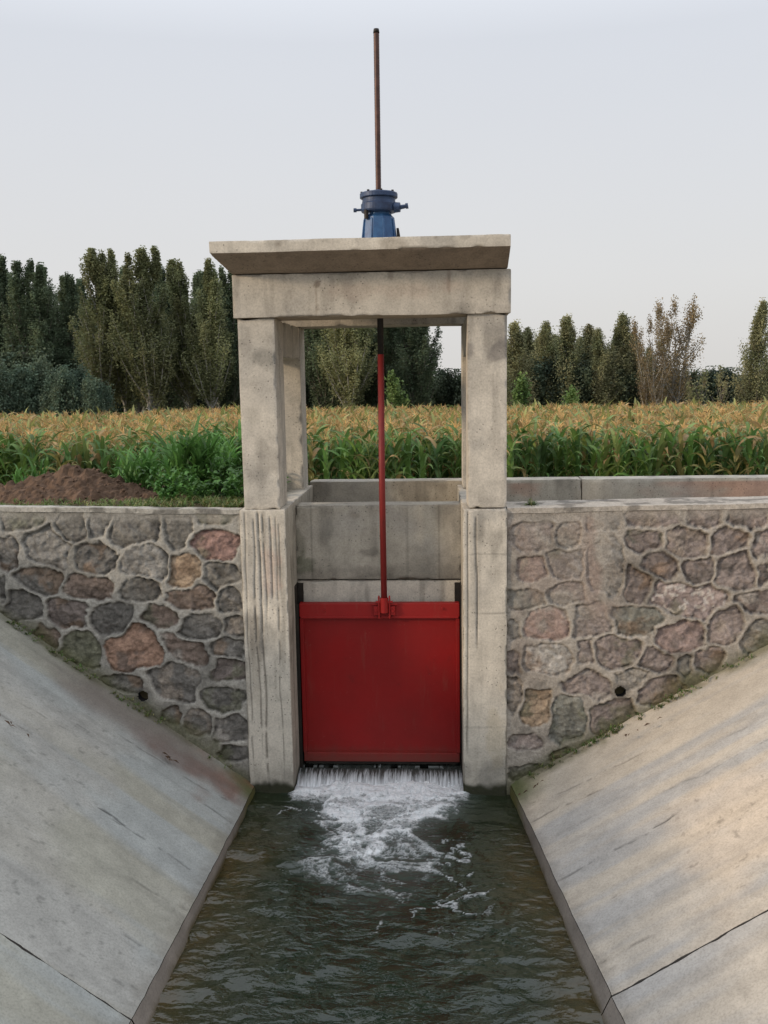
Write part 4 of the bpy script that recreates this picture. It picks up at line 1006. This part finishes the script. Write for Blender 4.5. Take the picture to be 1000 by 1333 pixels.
for r_ in range(0, 60):
    xw = 15 + r_ * .35
    x = -xw + rr.random() * .2
    while x < xw - 3:
        y = field_front(x) + r_ * .40 + rr.gauss(0, .07)
        lim = 41 if x > -6 else (39.0 if x < -13 else 44)
        if y < lim: pos.append((x + rr.gauss(0, .05), y))
        x += .27 if r_ < 3 else .33
def inframe(x, y): return -.56 * y < x < .42 * y
vis = sorted([p for p in pos if inframe(*p)], key=lambda p: p[1])
near = set(vis[:300]); used = [False] * 6
for (x, y) in vis[:300]:
    k = rr.choices(range(6), [5, 4, 4, 3, 3, 1])[0]
    if x > 4.0 and rr.random() < .18: k = 5
    if used[k]: o = copy_tree(protoc[k])
    else: o = protoc[k]; used[k] = True
    s = rr.uniform(.90, 1.08); o.location = (x, y, .38); o.scale = (s * 1.05, s * 1.05, s); o.rotation_euler = (rr.gauss(0, .04), rr.gauss(0, .04), rr.random() * 6.28)
rest = [p for p in pos if p not in near and (p[1] < 34 or rr.random() < .85)]
lo = [corn_arrays(200 + i, green=[(.13, .19, .065), (.19, .21, .08), (.25, .22, .10), (.11, .165, .06)][i % 4], dry=.26, seg=4, nt_=9, tl_=1.45) for i in range(6)]
Vs, Fs, Cs = [], [], []; base = 0
for (x, y) in rest:
    lf, ts = lo[rr.randrange(6)]
    a = rr.random() * 6.28; s = rr.uniform(.88, 1.10); c, s_ = math.cos(a) * s * 1.05, math.sin(a) * s * 1.05
    tone = rr.uniform(.75, 1.3)
    for part in (lf, ts):
        v = part[0]; w = np.stack([v[:, 0] * c - v[:, 1] * s_ + x, v[:, 0] * s_ + v[:, 1] * c + y, v[:, 2] * s + .38], 1)
        Vs.append(w); Fs.append(part[1] + base); Cs.append(part[2] * tone); base += len(v)
o = link('corn_field', mesh_np('corn_field', np.concatenate(Vs), np.concatenate(Fs), True, np.concatenate(Cs)), M_CORN)
tag(o, 'the rest of the ripening corn field with orange tan tassels stretching back to the trees', 'corn field', kind='stuff')
print('CORN', len(vis), len(rest))

# weeds near the wall at the left -------------------------------------------
M_WEED = mat_corn('weed_leaves')
def weed_arrays(seed, H=.42, n=16, L=(.22, .38), w=(.016, .026), green=(.085, .20, .04), broad=False, up=False):
    rng = random.Random(seed); V, F, C = [], [], []
    ns = 5 if not broad else 4
    for s in range(ns):
        bx, by = rng.gauss(0, .05), rng.gauss(0, .05); lx, ly = rng.gauss(0, .12), rng.gauss(0, .12); hh = H * rng.uniform(.65, 1.05)
        b = len(V)
        for k in range(4):
            t = k / 3
            for i in range(3):
                a = i * 2.09; r_ = .005 * (1 - t * .6); V.append((bx + lx * t + r_ * math.cos(a), by + ly * t + r_ * math.sin(a), hh * t)); C.append((.10, .16, .05))
        for k in range(3):
            for i in range(3):
                j = (i + 1) % 3; F.append((b + k * 3 + i, b + k * 3 + j, b + k * 3 + 3 + j, b + k * 3 + 3 + i))
        for k in range(n):
            t = (k + .8) / n; az = rng.random() * 6.28; g = rng.uniform(.6, 1.35)
            c = (green[0] * g, green[1] * g, green[2] * g)
            blade(V, F, C, (bx + lx * t, by + ly * t, hh * t * .98), az, rng.uniform(*L), rng.uniform(*w), rng.uniform(1.0, 1.45) if up else rng.uniform(.3, 1.2), rng.uniform(.5, 1.7) if up else rng.uniform(.6, 2.0), c, rng, 5, rng.uniform(-.8, .8))
    return np.array(V), np.array(F), np.array(C)
wp = []
for i in range(3):
    V, F, C = weed_arrays(300 + i, H=.46, n=8, L=(.28, .44), w=(.016, .026), green=(.085, .19, .045), up=True); wp.append(('tall_leafy_weed', link('tall_leafy_weed', mesh_np('tall_leafy_weed', V, F, True, C), M_WEED)))
for i in range(2):
    V, F, C = weed_arrays(320 + i, H=.34, n=18, L=(.07, .12), w=(.022, .034), green=(.08, .18, .045), broad=True); wp.append(('broadleaf_weed', link('broadleaf_weed', mesh_np('broadleaf_weed', V, F, True, C), M_WEED)))
usedw = [False] * 5
def weed(k, x, y, s, lab, grp, z=2.46):
    o = wp[k][1]
    if usedw[k]: o = o.copy(); COL.objects.link(o)
    usedw[k] = True
    o.location = (x, y, z); o.scale = (s, s, s); o.rotation_euler = (0, 0, (x * 37 + y * 11) % 6.28)
    tag(o, lab, 'weed', grp)
for i in range(26):
    t = (i + .5) / 26; x = -3.15 + 1.0 * t + rr.gauss(0, .04); y = 9.4 + rr.uniform(-.35, 1.1)
    weed(rr.randrange(3), x, y, rr.uniform(.80, 1.08) * (.70 + .36 * t), 'tall bright green leafy weed between the soil heap and the left column', 'tall leafy weeds left of the portal')
for i in range(20):
    t = (i + .5) / 20; x = -2.62 + 1.1 * t + rr.gauss(0, .05); y = 8.35 + rr.uniform(-.05, .7)
    weed(3 + rr.randrange(2), x, y, rr.uniform(.55, 1.0), 'low broad leaved weed growing behind the left stone wall', 'low broad leaved weeds left of the portal')
for i in range(9):
    x = -1.9 - 3.6 * rr.random(); y = 10.4 + rr.random() * 1.2
    weed(rr.randrange(3), x, y, rr.uniform(.5, .8), 'tall bright green leafy weed behind the soil heap', 'weeds behind the soil heap', z=2.2)

# grass tufts -----------------------------------------------------------------
def tuft(mb, x, y, z, n, h, rng):
    V, F, C = mb
    for k in range(n):
        az = rng.random() * 6.28
        g = rng.uniform(.6, 1.3); c = rng.choice([(.12 * g, .17 * g, .05 * g), (.20 * g, .19 * g, .08 * g), (.09 * g, .15 * g, .04 * g)])
        blade(V, F, C, (x + rng.gauss(0, .012), y + rng.gauss(0, .012), z), az, h * rng.uniform(.5, 1.2), .0028, rng.uniform(.7, 1.4), rng.uniform(.6, 2.0), c, rng, 4, 0)
g1 = ([], [], [])
for k in range(320):
    x = -1.68 - 3.6 * rr.random() ** 1.6; y = 7.80 + rr.random() * .6
    tuft(g1, x, y, 2.50, 9, .06 if x < -2.6 else .09, rr)
o = link('grass', mesh_np('grass', g1[0], g1[1], True, g1[2]), M_WEED); tag(o, 'thin yellowish grass along the back of the left stone wall', 'grass', kind='stuff')
g1 = ([], [], [])
for k in range(90):
    w = rr.random() ** .8 * 2.1
    if rr.random() < .5: x, z = -1.70 - w, .10 + (w + .07) * .7176
    else: x, z = .72 + w, .13 + (w + .07) * .5864
    if fbm(np.array([[x * 2.2, 0, 0]]), 1, 2)[0] < .47: continue
    for q_ in range(3): tuft(g1, x + rr.gauss(0, .04), 7.56 + rr.gauss(0, .015), z - .015, 5, .035, rr)
o = link('moss_and_grass', mesh_np('moss_and_grass', g1[0], g1[1], True, g1[2]), M_WEED); tag(o, 'short mossy grass in the seam between stone walls and sloping banks', 'moss', kind='stuff')
def small_tuft(x, y, z, n, h, label):
    g = ([], [], []); tuft(g, 0, 0, 0, n, h, rr); tuft(g, .03, .01, 0, n, h * .8, rr)
    o = link('grass_tuft', mesh_np('grass_tuft', g[0], g[1], True, g[2]), M_WEED); o.location = (x, y, z); tag(o, label, 'grass tuft')
small_tuft(.80, 7.80, 2.50, 26, .09, 'small green grass tuft on top of the right stone wall beside the column')
small_tuft(-1.72, 7.95, 2.49, 30, .13, 'yellow green grass tuft at the foot of the left concrete column')

# soil heap -------------------------------------------------------------------
xs = np.arange(-5.6, -2.1, .022); ys = np.arange(8.25, 10.2, .022)
X, Y = np.meshgrid(xs, ys, indexing='ij'); Pn = np.stack([X, Y, X * 0], -1)
def cone(cx, cy, rx_, ry_, h): return h * np.clip(1 - np.hypot((X - cx) / rx_, (Y - cy) / ry_), 0, 1) ** .85
Z = np.maximum(np.maximum(cone(-3.62, 8.95, .85, .75, .32), cone(-4.2, 8.9, .9, .6, .17)), np.maximum(cone(-2.95, 8.8, .55, .5, .085), cone(-5.1, 9.1, .9, .7, .30)))
Z = Z * (.75 + .5 * fbm(Pn, 3, 3, 3)) + sst(0.005, .06, Z) * ((np.abs(fbm(Pn, 9, 4, 8) - .5)) * .18 + (fbm(Pn, 20, 4, 5) - .5) * .10)
a, b = X.shape; ids = np.arange(a * b).reshape(a, b)
q = np.stack([ids[:-1, :-1], ids[1:, :-1], ids[1:, 1:], ids[:-1, 1:]], -1).reshape(-1, 4)
hp = link('soil_heap', mesh_np('soil_heap', np.stack([X, Y, 2.44 + Z * .92], -1).reshape(-1, 3), q, False), M_SOIL)
tag(hp, 'heap of reddish brown loose soil behind the left stone wall', 'soil heap')
mb = MB()
for k in range(420):
    x = rr.uniform(-5.4, -2.4); y = rr.uniform(8.3, 9.2); r_ = rr.uniform(.008, .028)
    i = int((x + 5.6) / .022); j = int((y - 8.25) / .022); z = 2.44 + .92 * float(Z[min(i, a - 1), min(j, b - 1)])
    b0 = len(mb.v)
    for d in ((1, 0, 0), (-1, 0, 0), (0, 1, 0), (0, -1, 0), (0, 0, .8), (0, 0, -.8)):
        mb.v.append((x + d[0] * r_ * rr.uniform(.6, 1.3), y + d[1] * r_ * rr.uniform(.6, 1.3), z + d[2] * r_))
    for f in ((0, 2, 4), (2, 1, 4), (1, 3, 4), (3, 0, 4), (2, 0, 5), (1, 2, 5), (3, 1, 5), (0, 3, 5)): mb.f.append(tuple(b0 + i for i in f))
tag(mb.build('soil_clods', M_SOIL), 'loose soil clods scattered over the brown heap', 'soil clods', kind='stuff')

# bits of dead leaf on the banks
def litter(x, y, z, s, sl, label):
    mb = MB()
    for k in range(7):
        px, py = x + rr.gauss(0, s), y + rr.gauss(0, s * .25); pz = z + (px - x) * sl + .008
        a = rr.random() * 3; r_ = rr.uniform(.012, .03); dx, dy = math.cos(a) * r_, math.sin(a) * r_
        b0 = len(mb.v); mb.v += [(px - dx, py - dy, pz - dx * sl), (px + dy * .4, py - dx * .4, pz + .012 + dy * .4 * sl), (px + dx, py + dy, pz + dx * sl), (px - dy * .4, py + dx * .4, pz + .010 - dy * .4 * sl)]
        mb.f.append((b0, b0 + 1, b0 + 2, b0 + 3))
    tag(mb.build('leaf_litter', M_LITTER), label, 'leaf litter')
M_LITTER = mat_plain('leaf_litter', (.04, .025, .015), (.10, .055, .03), 20, .9)
litter(1.62, 7.25, .735, .07, .586, 'dark dead leaves lying on the right bank below the drain pipe')
litter(.78, 7.28, .215, .06, .586, 'dark dead leaves on the right bank beside the pier foot')
litter(-3.02, 6.1, 1.21, .07, -.717, 'dark dead leaves near the top of the left bank')
litter(-2.2, 7.1, .52, .06, -.717, 'dark dead leaves beside the brown stain on the left bank')

# ------------------------------------------------------------------ light and sky
W = bpy.data.worlds.new('World'); SC.world = W; W.use_nodes = True
nt = W.node_tree; nt.nodes.clear()
bg = nt.nodes.new('ShaderNodeBackground'); out = nt.nodes.new('ShaderNodeOutputWorld'); nt.links.new(bg.outputs[0], out.inputs[0])
SUN = Vector((-.88, -.38, .29)).normalized()
el = math.asin(SUN.z); az = math.atan2(SUN.x, SUN.y)
sky = nt.nodes.new('ShaderNodeTexSky'); sky.sky_type = 'NISHITA'; sky.sun_disc = False
sky.sun_elevation = el; sky.sun_rotation = az; sky.air_density = 1.0; sky.dust_density = 4.0; sky.ozone_density = 1.5
geo = nt.nodes.new('ShaderNodeTexCoord'); sep = nt.nodes.new('ShaderNodeSeparateXYZ'); nt.links.new(geo.outputs['Generated'], sep.inputs[0])
rmp = nt.nodes.new('ShaderNodeValToRGB'); nt.links.new(sep.outputs[2], rmp.inputs[0])
e = rmp.color_ramp.elements
SKS = .12
hz = [(0.0, (.375, .368, .358)), (.10, (.388, .386, .386)), (.32, (.372, .385, .412)), (.5, (.56, .59, .64)), (1.0, (.82, .86, .94))]
while len(e) < len(hz): e.new(.5)
for i, (p_, c) in enumerate(hz):
    e[i].position = p_; e[i].color = (*c, 1)
vm = nt.nodes.new('ShaderNodeVectorMath'); vm.operation = 'SCALE'; nt.links.new(rmp.outputs[0], vm.inputs[0]); vm.inputs['Scale'].default_value = 2.02 / SKS
# thin uneven haze
nz = nt.nodes.new('ShaderNodeTexNoise'); nz.inputs['Scale'].default_value = 1.6; nz.inputs['Detail'].default_value = 3
mp = nt.nodes.new('ShaderNodeMapping'); mp.inputs['Scale'].default_value = (1, 1, 3); nt.links.new(geo.outputs['Generated'], mp.inputs[0]); nt.links.new(mp.outputs[0], nz.inputs['Vector'])
mr = nt.nodes.new('ShaderNodeMapRange'); mr.inputs[3].default_value = .965; mr.inputs[4].default_value = 1.03; nt.links.new(nz.outputs[0], mr.inputs[0])
vm2 = nt.nodes.new('ShaderNodeVectorMath'); vm2.operation = 'SCALE'; nt.links.new(vm.outputs[0], vm2.inputs[0]); nt.links.new(mr.outputs[0], vm2.inputs['Scale'])
mx = nt.nodes.new('ShaderNodeMix'); mx.data_type = 'RGBA'; mx.inputs[0].default_value = .90
nt.links.new(sky.outputs[0], mx.inputs[6]); nt.links.new(vm2.outputs[0], mx.inputs[7]); nt.links.new(mx.outputs[2], bg.inputs[0])
bg.inputs[1].default_value = SKS
ld = bpy.data.lights.new('sun', 'SUN'); ld.energy = 2.3; ld.angle = R(6.0); ld.color = (1.0, .80, .58)
lo_ = bpy.data.objects.new('sun', ld); COL.objects.link(lo_); lo_.rotation_euler = (-SUN).to_track_quat('-Z', 'Y').to_euler()

# ------------------------------------------------------------------ camera
cd = bpy.data.cameras.new('camera'); cam = bpy.data.objects.new('camera', cd); COL.objects.link(cam)
cam.matrix_world = Matrix(((0.9983937844973036, 0.008021547489443412, 0.0560848094676828, 0.0),
                           (0.054340661856310576, 0.1444967599360986, -0.9880120337511014, 0.0),
                           (-0.01602945869858962, 0.9894727591721989, 0.14382877080051168, CAMZ), (0, 0, 0, 1)))
cd.sensor_fit = 'VERTICAL'; cd.sensor_height = 36.0; cd.lens = 1200 / 1333 * 36.0; cd.clip_end = 3000
SC.camera = cam
SC.view_settings.view_transform = 'Standard'; SC.view_settings.look = 'None'; SC.view_settings.exposure = 0
